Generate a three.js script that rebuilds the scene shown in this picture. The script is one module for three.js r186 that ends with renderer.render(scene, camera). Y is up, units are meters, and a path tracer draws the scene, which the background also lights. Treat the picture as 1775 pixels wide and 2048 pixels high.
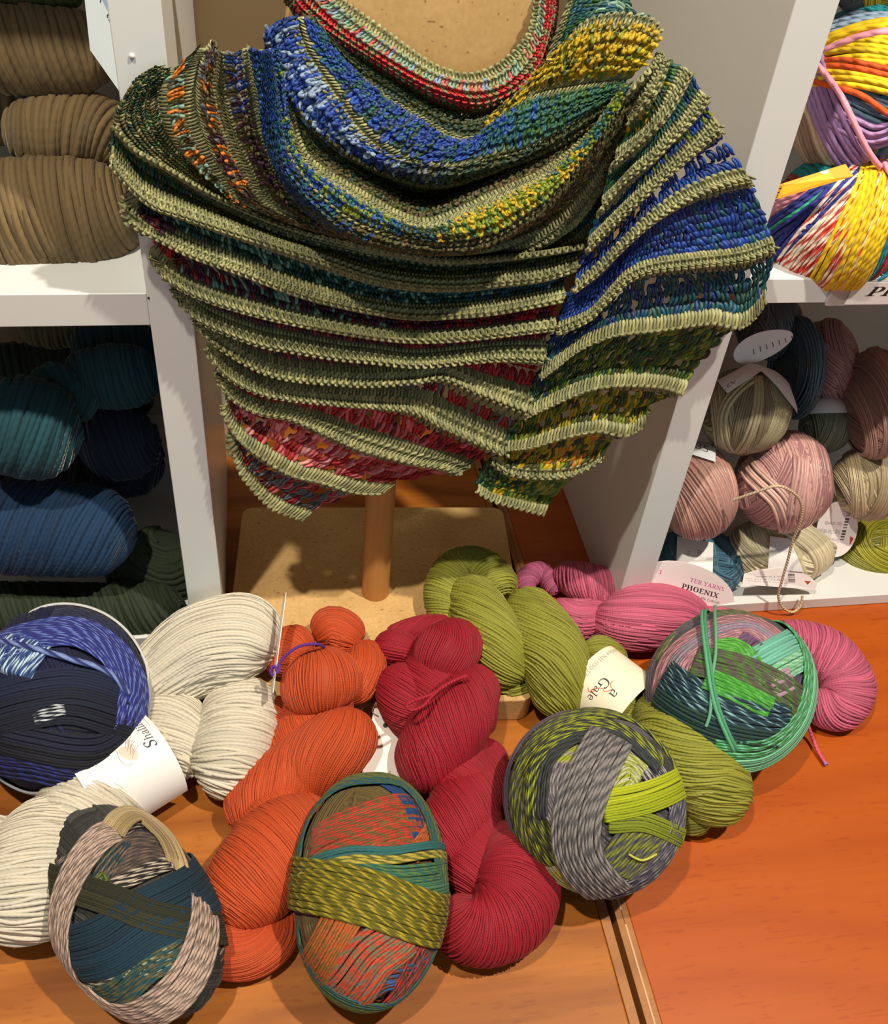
import * as THREE from 'three';
import { RoundedBoxGeometry } from 'three/addons/geometries/RoundedBoxGeometry.js';
import { mergeGeometries } from 'three/addons/utils/BufferGeometryUtils.js';
import { RectAreaLightUniformsLib } from 'three/addons/lights/RectAreaLightUniformsLib.js';

// ---------------------------------------------------------------- camera, light, exposure
const V3 = THREE.Vector3;
const EYE = new V3(0, 0.7, 0), FOCAL = 1980, CX = 887.5, CY = 1024;
const AX = [0.98451441, -0.04490639, 0.1694544], AY = [0.08218504, -0.73559011, -0.67242309], AZ = [0.15484507, 0.67593684, -0.72050843];
const scene = new THREE.Scene();
scene.background = new THREE.Color(0x000000);
const camera = new THREE.PerspectiveCamera(2 * Math.atan(1024 / FOCAL) * 180 / Math.PI, 1775 / 2048, 0.02, 30);
const RIGHT = new V3(AX[0], AY[0], AZ[0]), UP = new V3(-AX[1], -AY[1], -AZ[1]), FWD = new V3(AX[2], AY[2], AZ[2]);
camera.position.copy(EYE);
camera.quaternion.setFromRotationMatrix(new THREE.Matrix4().makeBasis(RIGHT, UP, FWD.clone().negate()));
scene.add(camera);
const renderer = new THREE.WebGLRenderer({ antialias: true });
renderer.toneMapping = THREE.LinearToneMapping;
renderer.toneMappingExposure = 1.0;
renderer.shadowMap.enabled = true;
RectAreaLightUniformsLib.init();

const WARM = new THREE.Color().setRGB(1, 0.9, 0.74), COOL = new THREE.Color().setRGB(0.72, 0.9, 1);
// ceiling spots: position, aim, candela
const SPOTS = [
  { p: [0.72, 1.86, -0.10], t: [0.26, 0, -0.5], i: 9.8 },
  { p: [-0.36, 1.86, -0.06], t: [0.04, 0, -0.5], i: 7 },
];
const WINDOW_LIGHT = 1.7;

// ---------------------------------------------------------------- helpers
let seed = 12345;
const rnd = () => { seed = (seed + 0x6D2B79F5) | 0; let t = Math.imul(seed ^ (seed >>> 15), 1 | seed); t = (t + Math.imul(t ^ (t >>> 7), 61 | t)) ^ t; return ((t ^ (t >>> 14)) >>> 0) / 4294967296; };
const rr = (a, b) => a + (b - a) * rnd();
const lerp = (a, b, t) => a + (b - a) * t, clamp = (x, a, b) => Math.min(b, Math.max(a, x));
const lin = c => c <= 0.04045 ? c / 12.92 : Math.pow((c + 0.055) / 1.055, 2.4);
const C = (r, g, b) => [lin(r / 255), lin(g / 255), lin(b / 255)];
const mixc = (a, b, t) => [lerp(a[0], b[0], t), lerp(a[1], b[1], t), lerp(a[2], b[2], t)];
const mulc = (a, k) => [a[0] * k, a[1] * k, a[2] * k];
// a point of the photograph -> a ray, and where that ray meets a level or an upright plane of the room
const ray = (x, y) => { const a = x - CX, b = y - CY; return new V3(AX[0] * a + AX[1] * b + AX[2] * FOCAL, AY[0] * a + AY[1] * b + AY[2] * FOCAL, AZ[0] * a + AZ[1] * b + AZ[2] * FOCAL); };
const onY = (x, y, h = 0) => { const v = ray(x, y); return EYE.clone().addScaledVector(v, (h - EYE.y) / v.y); };
const onZ = (x, y, z) => { const v = ray(x, y); return EYE.clone().addScaledVector(v, z / v.z); };
const mpp = P => P.clone().sub(EYE).dot(FWD) / FOCAL;
const used = {};
const numbered = n => { const k = used[n] = (used[n] ?? -1) + 1; return k ? `${n}_${String(k).padStart(3, '0')}` : n; };
function thing(name, label, category, group) {
  const o = new THREE.Group(); o.name = numbered(name); o.userData = { label, category }; if (group) o.userData.group = group; scene.add(o); return o;
}
function part(name, geo, mat, parent, label) {
  const m = new THREE.Mesh(geo, mat); m.name = name; m.castShadow = m.receiveShadow = true; if (label) m.userData.label = label; parent.add(m); return m;
}
function structure(name, geo, mat) { const m = part(name, geo, mat, scene); m.userData.kind = 'structure'; return m; }
function box(x0, x1, y0, y1, z0, z1, r = 0) {
  const g = r ? new RoundedBoxGeometry(x1 - x0, y1 - y0, z1 - z0, 2, r) : new THREE.BoxGeometry(x1 - x0, y1 - y0, z1 - z0);
  g.translate((x0 + x1) / 2, (y0 + y1) / 2, (z0 + z1) / 2);
  const p = g.attributes.position, n = g.attributes.normal, uv = g.attributes.uv;      // uv in metres
  for (let i = 0; i < p.count; i++) {
    const ax = Math.abs(n.getX(i)), ay = Math.abs(n.getY(i)), az = Math.abs(n.getZ(i));
    if (ay >= ax && ay >= az) uv.setXY(i, p.getX(i), p.getZ(i)); else if (ax >= az) uv.setXY(i, p.getZ(i), p.getY(i)); else uv.setXY(i, p.getX(i), p.getY(i));
  }
  return g;
}
// value noise
const NP = new Uint8Array(512); { const s0 = seed; const a = [...Array(256).keys()]; for (let i = 255; i > 0; i--) { const j = Math.floor(rnd() * (i + 1)); [a[i], a[j]] = [a[j], a[i]]; } for (let i = 0; i < 512; i++) NP[i] = a[i & 255]; seed = s0; }
const sm = t => t * t * (3 - 2 * t);
function noise2(x, y, px = 256, py = 256) {
  const xi = Math.floor(x), yi = Math.floor(y), xf = sm(x - xi), yf = sm(y - yi), m = (a, n) => ((a % n) + n) % n;
  const h = (a, b) => NP[NP[m(a, px) & 255] + (m(b, py) & 255)] / 255;
  return lerp(lerp(h(xi, yi), h(xi + 1, yi), xf), lerp(h(xi, yi + 1), h(xi + 1, yi + 1), xf), yf);
}
function dataTex(w, h, f, srgb, rep) {
  const d = new Uint8Array(w * h * 4);
  for (let y = 0; y < h; y++) for (let x = 0; x < w; x++) { const c = f(x / w, y / h), o = (y * w + x) * 4; d[o] = clamp(c[0], 0, 255); d[o + 1] = clamp(c[1], 0, 255); d[o + 2] = clamp(c[2], 0, 255); d[o + 3] = 255; }
  const t = new THREE.DataTexture(d, w, h); t.wrapS = t.wrapT = THREE.RepeatWrapping; t.magFilter = THREE.LinearFilter; if (srgb) t.colorSpace = THREE.SRGBColorSpace; if (rep) t.repeat.set(rep[0], rep[1]); t.needsUpdate = true; return t;
}
function canvasTex(w, h, draw) {
  const c = document.createElement('canvas'); c.width = w; c.height = h; const g = c.getContext('2d'); draw(g, w, h);
  const t = new THREE.CanvasTexture(c); t.colorSpace = THREE.SRGBColorSpace; return t;
}

// ---------------------------------------------------------------- materials
function woodTex(a, b, c, along) {       // flat-sawn boards, grain along x, tile 0.8 m x 0.8 m
  return dataTex(1024, 1024, (u, v) => {
    const w = noise2(u * 3, v * 6, 3, 6) * 1.1 + noise2(u * 7 + 9, v * 17, 7, 17) * 0.25;
    const rings = 0.5 + 0.5 * Math.sin((v * 16 + w * along) * 6.283);
    const fine = noise2(u * 16, v * 250, 16, 250), fleck = noise2(u * 60, v * 500, 60, 244) > 0.86 ? 1 : 0;
    const t = clamp(0.55 * Math.pow(rings, 2.2) + 0.35 * fine, 0, 1), big = noise2(u * 2, v * 3 + 5, 2, 3);
    return [0, 1, 2].map(i => lerp(lerp(a[i], b[i], t), c[i], 0.35 * big) - 10 * fleck);
  }, true, [1.25, 1.25]);
}
const matWoodLeft = new THREE.MeshPhysicalMaterial({ map: woodTex([184, 112, 38], [130, 68, 14], [168, 96, 28], 2.2), roughness: 0.42, clearcoat: 0.15, clearcoatRoughness: 0.35 });
const matWoodRight = new THREE.MeshPhysicalMaterial({ map: woodTex([180, 84, 6], [164, 70, 2], [174, 78, 4], 1.2), roughness: 0.42, clearcoat: 0.18, clearcoatRoughness: 0.3 });
const matEdge = new THREE.MeshStandardMaterial({ map: woodTex([172, 116, 66], [140, 88, 46], [164, 106, 58], 0.6), roughness: 0.5 });
const matEdgePale = new THREE.MeshStandardMaterial({ color: 0xc9a071, roughness: 0.55 });
const matWhite = new THREE.MeshPhysicalMaterial({ color: new THREE.Color().setRGB(0.69, 0.705, 0.69), roughness: 0.33, clearcoat: 0.15, clearcoatRoughness: 0.3 });
const matBackPanel = new THREE.MeshStandardMaterial({ color: new THREE.Color().setRGB(0.42, 0.35, 0.27), roughness: 0.7 });
const matScrew = new THREE.MeshStandardMaterial({ color: 0xd8d6d0, roughness: 0.4 });
const mdf = dataTex(512, 512, (u, v) => { const n = noise2(u * 9, v * 9, 9, 9), f = noise2(u * 120, v * 120, 120, 120), s = noise2(u * 90 + 3, v * 90, 90, 90) > 0.93 ? 1 : 0; return [188 + 14 * n + 12 * f - 50 * s, 150 + 13 * n + 12 * f - 46 * s, 94 + 12 * n + 10 * f - 36 * s]; }, true, [4, 4]);
const matMdf = new THREE.MeshStandardMaterial({ map: mdf, roughness: 0.75 });
const matDowel = new THREE.MeshStandardMaterial({ map: woodTex([196, 138, 74], [178, 116, 56], [190, 128, 66], 0.5), roughness: 0.5 });
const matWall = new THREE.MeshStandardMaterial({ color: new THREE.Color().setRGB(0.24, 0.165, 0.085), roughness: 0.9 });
const matRoom = new THREE.MeshStandardMaterial({ color: new THREE.Color().setRGB(0.5, 0.47, 0.43), roughness: 0.9 });
const matFloor = new THREE.MeshStandardMaterial({ color: new THREE.Color().setRGB(0.25, 0.2, 0.15), roughness: 0.8 });
const matMetal = new THREE.MeshStandardMaterial({ color: 0x3a3a3c, roughness: 0.4, metalness: 0.7 });
// two-ply twist: slanting ridges across one turn of the strand
const plyTex = dataTex(32, 32, (u, v) => { const h = 0.5 + 0.5 * Math.cos((u * 1.0 + v * 2) * 6.283); const k = 60 + 195 * Math.pow(h, 0.7); return [k, k, k]; }, false);
const yarnMat = (o = {}) => new THREE.MeshPhysicalMaterial({ vertexColors: true, roughness: o.rough ?? 0.72, sheen: o.sheen ?? 0.08, sheenRoughness: 0.5, sheenColor: new THREE.Color(1, 1, 1), bumpMap: plyTex, bumpScale: o.bump ?? 0.00016, side: THREE.DoubleSide });
const matYarn = yarnMat(), matYarnSoft = yarnMat({ rough: 0.85, sheen: 0.12 }), matYarnSilk = yarnMat({ rough: 0.42, sheen: 0.15 }), matCord = yarnMat({ bump: 0.0006 });
const matPaper = new THREE.MeshStandardMaterial({ color: new THREE.Color().setRGB(0.8, 0.79, 0.77), roughness: 0.55, side: THREE.DoubleSide });

// ---------------------------------------------------------------- room shell
const Z_WALL = -0.915, Z_FRONT = -0.586;
structure('floor', box(-2.2, 2.6, -0.85, -0.75, -1.1, 2.9), matFloor);
structure('ceiling', box(-2.2, 2.6, 1.95, 2.05, -1.1, 2.9), matRoom);
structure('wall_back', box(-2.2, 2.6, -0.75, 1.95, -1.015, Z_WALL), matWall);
structure('wall_left', box(-2.2, -2.1, -0.75, 1.95, Z_WALL, 2.8), matRoom);
structure('wall_right', box(2.5, 2.6, -0.75, 1.95, Z_WALL, 2.8), matRoom);
structure('wall_front', mergeGeometries([box(-2.1, -1.3, -0.75, 1.95, 2.7, 2.8), box(1.3, 2.5, -0.75, 1.95, 2.7, 2.8), box(-1.3, 1.3, -0.75, 0.1, 2.7, 2.8), box(-1.3, 1.3, 1.6, 1.95, 2.7, 2.8)]), matRoom);
{ // shop window behind the photographer
  const g = new THREE.Group(); g.name = 'window_1'; g.userData.kind = 'structure'; scene.add(g);
  part('window_frame', mergeGeometries([box(-1.3, -1.24, 0.1, 1.6, 2.71, 2.79), box(1.24, 1.3, 0.1, 1.6, 2.71, 2.79), box(-1.24, 1.24, 0.1, 0.16, 2.71, 2.79), box(-1.24, 1.24, 1.54, 1.6, 2.71, 2.79)]), matWhite, g);
  const pane = part('pane', box(-1.24, 1.24, 0.16, 1.54, 2.75, 2.756), new THREE.MeshStandardMaterial({ color: 0x000000, emissive: COOL, emissiveIntensity: 0.8 }), g);
  pane.castShadow = false;
  const a = new THREE.RectAreaLight(COOL, WINDOW_LIGHT, 2.48, 1.38); a.position.set(0, 0.85, 2.735); a.lookAt(0, 0.5, 0); a.name = 'window_light'; g.add(a);
}
SPOTS.forEach((s, i) => { // track spots on the ceiling
  const t = thing('ceiling_spot', ['black track spot lamp on the ceiling to the right', 'black track spot lamp on the ceiling to the left'][i], 'lamp', 'track spots');
  const P = new V3(...s.p), T = new V3(...s.t), d = T.clone().sub(P).normalize();
  const q = new THREE.Quaternion().setFromUnitVectors(new V3(0, -1, 0), d);
  const can = new THREE.LatheGeometry([[0.02, 0.09], [0.035, 0.085], [0.042, 0.06], [0.045, -0.015], [0.041, -0.015], [0.036, 0.05], [0.001, 0.055]].map(a => new THREE.Vector2(...a)), 32);
  const c = part('housing', can, matMetal, t); c.quaternion.copy(q); c.position.copy(P);
  const b = part('bulb', new THREE.SphereGeometry(0.024, 20, 12), new THREE.MeshStandardMaterial({ color: 0xffffff, emissive: WARM, emissiveIntensity: 4 }), t); b.position.copy(P).addScaledVector(d, -0.01);
  part('stem', new THREE.CylinderGeometry(0.008, 0.008, 1.95 - P.y - 0.06, 12), matMetal, t).position.set(P.x, (1.95 + P.y + 0.06) / 2, P.z);
  const l = new THREE.SpotLight(WARM, s.i, 0, 0.62, 0.6, 2); l.position.copy(P).addScaledVector(d, 0.03); l.target.position.copy(T); l.castShadow = true; l.shadow.radius = 1.3; l.shadow.mapSize.set(2048, 2048); l.name = 'spot_light';
  t.add(l); scene.add(l.target); l.target.name = 'spot_target';
});

// ---------------------------------------------------------------- tables
const SEAM = z => lerp(onY(1216, 1817).x, onY(1290, 2048).x, 0.5);
const xs = SEAM();
{
  const L = thing('display_table', 'honey oak table with arched wood grain, left of the seam', 'table');
  part('table_top', box(-1.2, xs - 0.0095, -0.03, 0, Z_WALL + 0.004, 0.35, 0.0015), matWoodLeft, L);
  part('edge_strip', box(xs - 0.0095, xs - 0.0022, -0.03, 0.0004, Z_WALL + 0.004, 0.35, 0.0006), matEdge, L);
  const R = thing('display_table', 'glossy deep orange table right of the seam', 'table');
  part('table_top', box(xs + 0.0128, 1.7, -0.03, 0, Z_WALL + 0.004, 0.35, 0.0015), matWoodRight, R);
  part('edge_strip', box(xs + 0.0022, xs + 0.0076, -0.03, 0.0004, Z_WALL + 0.004, 0.35, 0.0006), matEdge, R);
  part('edge_strip', box(xs + 0.0076, xs + 0.0128, -0.03, 0.0006, Z_WALL + 0.004, 0.35, 0.0006), matEdge, R);
  // worn pale line between the two strips
  const sh = []; let z = -0.6; while (z < 0.3) { const l = rr(0.02, 0.09); sh.push(box(xs + 0.0071, xs + 0.0079 + rr(0, 0.0006), -0.002, 0.0008, z, z + l)); z += l + rr(0.0, 0.012); }
  part('worn_lip', mergeGeometries(sh), matEdgePale, R);
  for (const [t, x0, x1] of [[L, -1.12, xs - 0.08], [R, xs + 0.08, 1.62]]) for (const x of [x0, x1]) for (const zz of [-0.84, 0.28]) part('leg', box(x - 0.03, x + 0.03, -0.75, -0.03, zz - 0.03, zz + 0.03, 0.003), matEdge, t);
}

// ---------------------------------------------------------------- cube shelf units
const XL0 = -0.0735, XL1 = -0.0466, XR0 = 0.313, XR1 = 0.3435;
const YS0 = 0.334, YS1 = 0.358, YR0 = 0.346, YR1 = 0.366, TOPY = 0.74;
function unit(label, xa, xb, ya, yb, yfloor) {
  const u = thing('cube_shelf', label, 'shelf');
  const zb = Z_WALL + 0.008, mid = (xa + xb) / 2;
  const left = xa < xb;
  const W = 0.028;
  part('side_panel', box(xa, xa + W, 0.0005, TOPY, zb, Z_FRONT, 0.0008), matWhite, u);
  part('side_panel', box(xb - W, xb, 0.0005, TOPY, zb, Z_FRONT, 0.0008), matWhite, u);
  part('shelf_board', box(xa + W, xb - W, ya, yb, zb, Z_FRONT, 0.0008), matWhite, u);
  part('shelf_board', box(xa + W, xb - W, 0.0005, yfloor, zb, Z_FRONT, 0.0008), matWhite, u);
  part('shelf_board', box(xa + W, xb - W, TOPY - 0.024, TOPY, zb, Z_FRONT, 0.0008), matWhite, u);
  part('back_panel', box(xa + 0.005, xb - 0.005, 0.002, TOPY - 0.002, zb - 0.004, zb), matBackPanel, u);
  return u;
}
const unitL = unit('white cube shelf unit on the left holding brown and teal yarn', XL1 - 0.46, XL1, YS0, YS1, 0.02);
const unitR = unit('white cube shelf unit on the right holding rainbow and dusty pink yarn', XR0, XR0 + 0.46, YR0, YR1, 0.0135);
{ // screw caps
  for (const [px, py] of [[264, 112]]) { const P = onZ(px, py, Z_FRONT); part('screw_cap', new THREE.SphereGeometry(0.0016, 12, 8), matScrew, unitL).position.copy(P); }
  const P = onZ(297, 596, Z_FRONT); part('peg_hole', new THREE.SphereGeometry(0.0008, 8, 6), new THREE.MeshStandardMaterial({ color: 0x1a1612 }), unitL).position.copy(P);
}

// ---------------------------------------------------------------- yarn: strands laid on surfaces
class Strands {
  constructor() { this.p = []; this.n = []; this.c = []; this.u = []; this.ix = []; }
  // arch of four vertices along a path lying on a surface with the given normals
  add(pts, nrm, rad, col, pitch = 5, closed = false) {
    const N = pts.length; if (N < 2) return;
    const t = new V3(), s = new V3(), n = new V3(); let along = rnd() * 3;
    const base = this.p.length / 3, ang = [-0.35, 0.75, Math.PI - 0.75, Math.PI + 0.35];
    for (let i = 0; i < N; i++) {
      t.subVectors(pts[Math.min(N - 1, i + 1)], pts[Math.max(0, i - 1)]).normalize(); n.copy(nrm[i]); s.crossVectors(t, n).normalize(); n.crossVectors(s, t).normalize();
      if (i) along += pts[i].distanceTo(pts[i - 1]) / (rad * 2 * pitch);
      const R = typeof rad === 'number' ? rad : rad[i];
      for (let j = 0; j < 4; j++) {
        const cx = Math.cos(ang[j]), sy = Math.sin(ang[j]);
        this.p.push(pts[i].x + (s.x * cx + n.x * sy) * R, pts[i].y + (s.y * cx + n.y * sy) * R, pts[i].z + (s.z * cx + n.z * sy) * R);
        this.n.push(s.x * cx + n.x * sy, s.y * cx + n.y * sy, s.z * cx + n.z * sy);
        const k = typeof col === 'function' ? col(along, j / 3, i / (N - 1), pts[i]) : col; this.c.push(k[0], k[1], k[2]);
        this.u.push(j / 3, along);
      }
    }
    for (let i = 0; i < N - 1; i++) for (let j = 0; j < 3; j++) { const a = base + i * 4 + j, b = a + 4; this.ix.push(a, b, a + 1, b, b + 1, a + 1); }
  }
  // free-hanging round cord
  cord(pts, rad, col, pitch = 3) {
    const N = pts.length, t = new V3(), s = new V3(), n = new V3(), K = 7; let along = 0; const base = this.p.length / 3;
    for (let i = 0; i < N; i++) {
      t.subVectors(pts[Math.min(N - 1, i + 1)], pts[Math.max(0, i - 1)]).normalize();
      s.set(0.13, 1, 0.21).cross(t).normalize(); n.crossVectors(t, s);
      if (i) along += pts[i].distanceTo(pts[i - 1]) / (rad * 2 * pitch);
      for (let j = 0; j <= K; j++) {
        const a = j / K * 2 * Math.PI, cx = Math.cos(a), sy = Math.sin(a);
        this.p.push(pts[i].x + (s.x * cx + n.x * sy) * rad, pts[i].y + (s.y * cx + n.y * sy) * rad, pts[i].z + (s.z * cx + n.z * sy) * rad);
        this.n.push(s.x * cx + n.x * sy, s.y * cx + n.y * sy, s.z * cx + n.z * sy);
        const k = typeof col === 'function' ? col(along, j / K, i / (N - 1)) : col; this.c.push(k[0], k[1], k[2]); this.u.push(j / K * 2, along);
      }
    }
    for (let i = 0; i < N - 1; i++) for (let j = 0; j < K; j++) { const a = base + i * (K + 1) + j, b = a + K + 1; this.ix.push(a, a + 1, b, b, a + 1, b + 1); }
  }
  grid(rows, nrm, col, flip) {   // closed core surface
    const base = this.p.length / 3, M = rows[0].length;
    rows.forEach((r, i) => r.forEach((P, j) => { this.p.push(P.x, P.y, P.z); const n = nrm[i][j]; this.n.push(n.x, n.y, n.z); this.c.push(col[0], col[1], col[2]); this.u.push(0, 0); }));
    for (let i = 0; i < rows.length - 1; i++) for (let j = 0; j < M - 1; j++) { const a = base + i * M + j, b = a + M; flip ? this.ix.push(a, b, a + 1, b, b + 1, a + 1) : this.ix.push(a, a + 1, b, b, a + 1, b + 1); }
  }
  build(name, mat, parent, stuff = true) {
    const g = new THREE.BufferGeometry();
    g.setAttribute('position', new THREE.Float32BufferAttribute(this.p, 3)); g.setAttribute('normal', new THREE.Float32BufferAttribute(this.n, 3));
    g.setAttribute('color', new THREE.Float32BufferAttribute(this.c, 3)); g.setAttribute('uv', new THREE.Float32BufferAttribute(this.u, 2)); g.setIndex(this.ix);
    return part(name, g, mat, parent);
  }
}
const marlCache = new Map();
function marlMat(a, b, f, base) {
  const key = [a, b, f, base.roughness].join(); if (marlCache.has(key)) return marlCache.get(key);
  const s0 = seed, fr = Array.from({ length: 6 }, () => clamp(f + rr(-0.14, 0.14), 0.1, 0.9)); seed = s0;
  const un = x => 255 * (x <= 0.0031308 ? 12.92 * x : 1.055 * Math.pow(x, 1 / 2.4) - 0.055), A = a.map(un), B = b.map(un);
  const map = dataTex(16, 192, (u, v) => { const x = v * 6 + u * 1.5, k = Math.floor(x) % 6, q = x - Math.floor(x), e = 0.07, t = clamp((q - fr[k]) / e + 0.5, 0, 1) * clamp((1 - q) / e, 0, 1), n = 1 + 0.16 * (noise2(u * 5 + 3, v * 70, 256, 70) - 0.5); return [0, 1, 2].map(i => lerp(A[i], B[i], t) * n); }, true, [1, 1 / 6]);
  const m = base.clone(); m.map = map; marlCache.set(key, m); return m;
}
const isMarl = c => Array.isArray(c[0]);
const marl = (a, b, f = 0.5, j = 0.12) => { const ka = 1 + rr(-j, j), kb = 1 + rr(-j, j), ph = rnd(); return (along, w) => { const x = (along + w * 0.45 + ph) % 1; return x < f ? mulc(a, ka) : mulc(b, kb); }; };
const tone = (a, j = 0.14) => mulc(a, 1 + rr(-j, j));
const cat = (a, t) => { // Catmull-Rom on a list of numbers, t in 0..1
  const n = a.length - 1, x = clamp(t, 0, 1) * n, i = Math.min(n - 1, Math.floor(x)), f = x - i, p = k => a[clamp(k, 0, n)];
  const p0 = p(i - 1), p1 = p(i), p2 = p(i + 1), p3 = p(i + 2);
  return 0.5 * ((2 * p1) + (-p0 + p2) * f + (2 * p0 - 5 * p1 + 4 * p2 - p3) * f * f + (-p0 + 3 * p1 - 3 * p2 + p3) * f * f * f);
};
// one bulge of a twisted hank. pts: [x, y, half width, lift]; slant: angle of the strands to a ring around the bulge
function lobe(S, o) {
  const P = [], A = [], flat = o.flat ?? 0.88;
  for (const [x, y, w, lift = 0] of o.pts) {
    let Q = o.z !== undefined ? onZ(x, y, o.z + lift) : onY(x, y, 0.03), a = w * mpp(Q);
    if (o.z === undefined) { Q = onY(x, y, a * flat + lift + (o.lift ?? 0)); a = w * mpp(Q); }
    P.push(Q); A.push(a);
  }
  const px = P.map(p => p.x), py = P.map(p => p.y), pz = P.map(p => p.z), NS = 64;
  const pos = t => new V3(cat(px, t), cat(py, t), cat(pz, t));
  const sp = [], cum = [0]; for (let i = 0; i <= NS; i++) { sp.push(pos(i / NS)); if (i) cum.push(cum[i - 1] + sp[i].distanceTo(sp[i - 1])); }
  const L = cum[NS], upRef = o.z !== undefined ? new V3(0, 0.55, 0.83) : new V3(0, 1, 0);
  const r0 = A[0], r1 = A[A.length - 1], e0 = Math.min(0.45 * L, r0 * 0.95), e1 = Math.min(0.45 * L, r1 * 0.95);
  const fr = []; // tabulated frames by arclength
  const NT = 96; let k = 0;
  for (let i = 0; i <= NT; i++) {
    const s = L * i / NT; while (k < NS - 1 && cum[k + 1] < s) k++;
    const f = (s - cum[k]) / (cum[k + 1] - cum[k] || 1), t = (k + f) / NS;
    let a = cat(A, t);
    if (s < e0) a *= Math.sqrt(Math.max(0.0004, 1 - (1 - s / e0) ** 2)); if (L - s < e1) a *= Math.sqrt(Math.max(0.0004, 1 - (1 - (L - s) / e1) ** 2));
    const T = pos(Math.min(1, t + 0.01)).sub(pos(Math.max(0, t - 0.01))).normalize();
    const U = upRef.clone().addScaledVector(T, -upRef.dot(T)).normalize(), Sd = T.clone().cross(U);
    fr.push({ P: pos(t), a, T, U, S: Sd });
  }
  const at = s => { const x = clamp(s / L, 0, 1) * NT, i = Math.min(NT - 1, Math.floor(x)), f = x - i, A0 = fr[i], B0 = fr[i + 1]; return { P: A0.P.clone().lerp(B0.P, f), a: lerp(A0.a, B0.a, f), da: (B0.a - A0.a) / (L / NT), T: A0.T, U: A0.U.clone().lerp(B0.U, f), S: A0.S.clone().lerp(B0.S, f) }; };
  const surf = (s, th, off = 0) => {
    const F = at(s), c = Math.cos(th), n = Math.sin(th);
    const R = F.S.clone().multiplyScalar(c).addScaledVector(F.U, flat * n);
    const nn = F.S.clone().multiplyScalar(c * flat).addScaledVector(F.U, n).addScaledVector(F.T, -clamp(F.da, -3, 3)).normalize();
    return [F.P.addScaledVector(R, F.a).addScaledVector(nn, off), nn, F.a];
  };
  const rows = [], rn = []; for (let i = 0; i <= 28; i++) { const r = [], q = []; for (let j = 0; j <= 24; j++) { const [p, n] = surf(L * i / 28, j / 24 * 2 * Math.PI, -0.0004); r.push(p); q.push(n); } rows.push(r); rn.push(q); }
  S.grid(rows, rn, mulc(o.col, 0.8), true);
  const m0 = mpp(P[0]), gap = (o.sp ?? 6) * m0, rad = gap * 0.74, dl = (o.slant ?? -20) * Math.PI / 180, cd = Math.cos(dl), sd = Math.sin(dl), h = Math.max(gap * 1.9, 0.0034);
  const amid = cat(A, 0.5), th0 = -0.9, th1 = Math.PI + 0.9;
  const seeds = [];
  if (Math.abs(o.slant ?? -20) <= 52) { const over = amid * Math.abs(Math.tan(dl)) * 1.6; for (let s = -over; s < L + over;) { const q = s > 0 && s < L ? at(s).da : 0, st = gap / cd / Math.sqrt(1 + Math.min(9, q * q)); seeds.push([s + rr(-0.2, 0.2) * st, Math.PI / 2]); s += st; } }
  else { const st = gap / (amid * Math.abs(sd)); for (let th = th0 - 1.2; th < th1 + 1.2; th += st) seeds.push([L / 2, th + rr(-0.15, 0.15) * st]); }
  for (const [s0, t0] of seeds) {
    const run = dir => { let s = s0, th = t0; const out = []; for (let i = 0; i < 260; i++) { if (s >= 0 && s <= L && th >= th0 && th <= th1) out.push([s, th]); const a = Math.max(at(s).a, amid * 0.22); s += dir * -sd * h; th += dir * cd * h / a; if (s < -amid * 2.2 || s > L + amid * 2.2 || th < th0 - 1.3 || th > th1 + 1.3) break; } return out; };
    const path = run(-1).reverse().concat(run(1).slice(1)); if (path.length < 3) continue;
    const lift = rr(-0.22, 0.16) * (o.loose ?? 1) * rad - 0.35 * rad, w1 = rr(0, 6.28), w2 = rr(0.3, 0.9), pts = [], nr = [];
    path.forEach(([s, th], i) => { const [p, n] = surf(s + (o.loose ?? 1) * 0.3 * rad * Math.sin(i * w2 * 0.6 + w1), th, lift + 0.18 * (o.loose ?? 1) * rad * Math.sin(i * w2 + w1)); pts.push(p); nr.push(n); });
    const c0 = tone(o.col, o.vary ?? 0.12);
    S.add(pts, nr, rad, o.colf ? (al, w, f, p) => o.colf(c0, p, f) : c0, o.pitch ?? 2.2);
  }
}

// ---------------------------------------------------------------- balls
// an ellipsoid resting on the table (or at depth z on a shelf), wound with bands of strands
function ballShape(o) {   // fitted so that it fills the outline it has in the photograph
  let e = { ...o, c: [...o.c] }, sh;
  for (let it = 0; it < 7; it++) {
    sh = ballShape0(e); let x0 = 1e9, x1 = -1e9, y0 = 1e9, y1 = -1e9;
    for (let i = 0; i <= 24; i++) for (let j = 0; j < 36; j++) { const a = Math.PI * i / 24, c = Math.PI * j / 18, v = sh.at(new V3(Math.sin(a) * Math.cos(c), Math.cos(a), Math.sin(a) * Math.sin(c)), 0.001).sub(EYE), d = v.dot(FWD), X = CX + v.dot(RIGHT) / d * FOCAL, Y = CY - v.dot(UP) / d * FOCAL; x0 = Math.min(x0, X); x1 = Math.max(x1, X); y0 = Math.min(y0, Y); y1 = Math.max(y1, Y); }
    e.c[0] += o.c[0] - (x0 + x1) / 2; e.c[1] += o.c[1] - (y0 + y1) / 2; e.w *= 2 * o.w / (x1 - x0); e.h *= 2 * o.h / (y1 - y0);
  }
  return sh;
}
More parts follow.
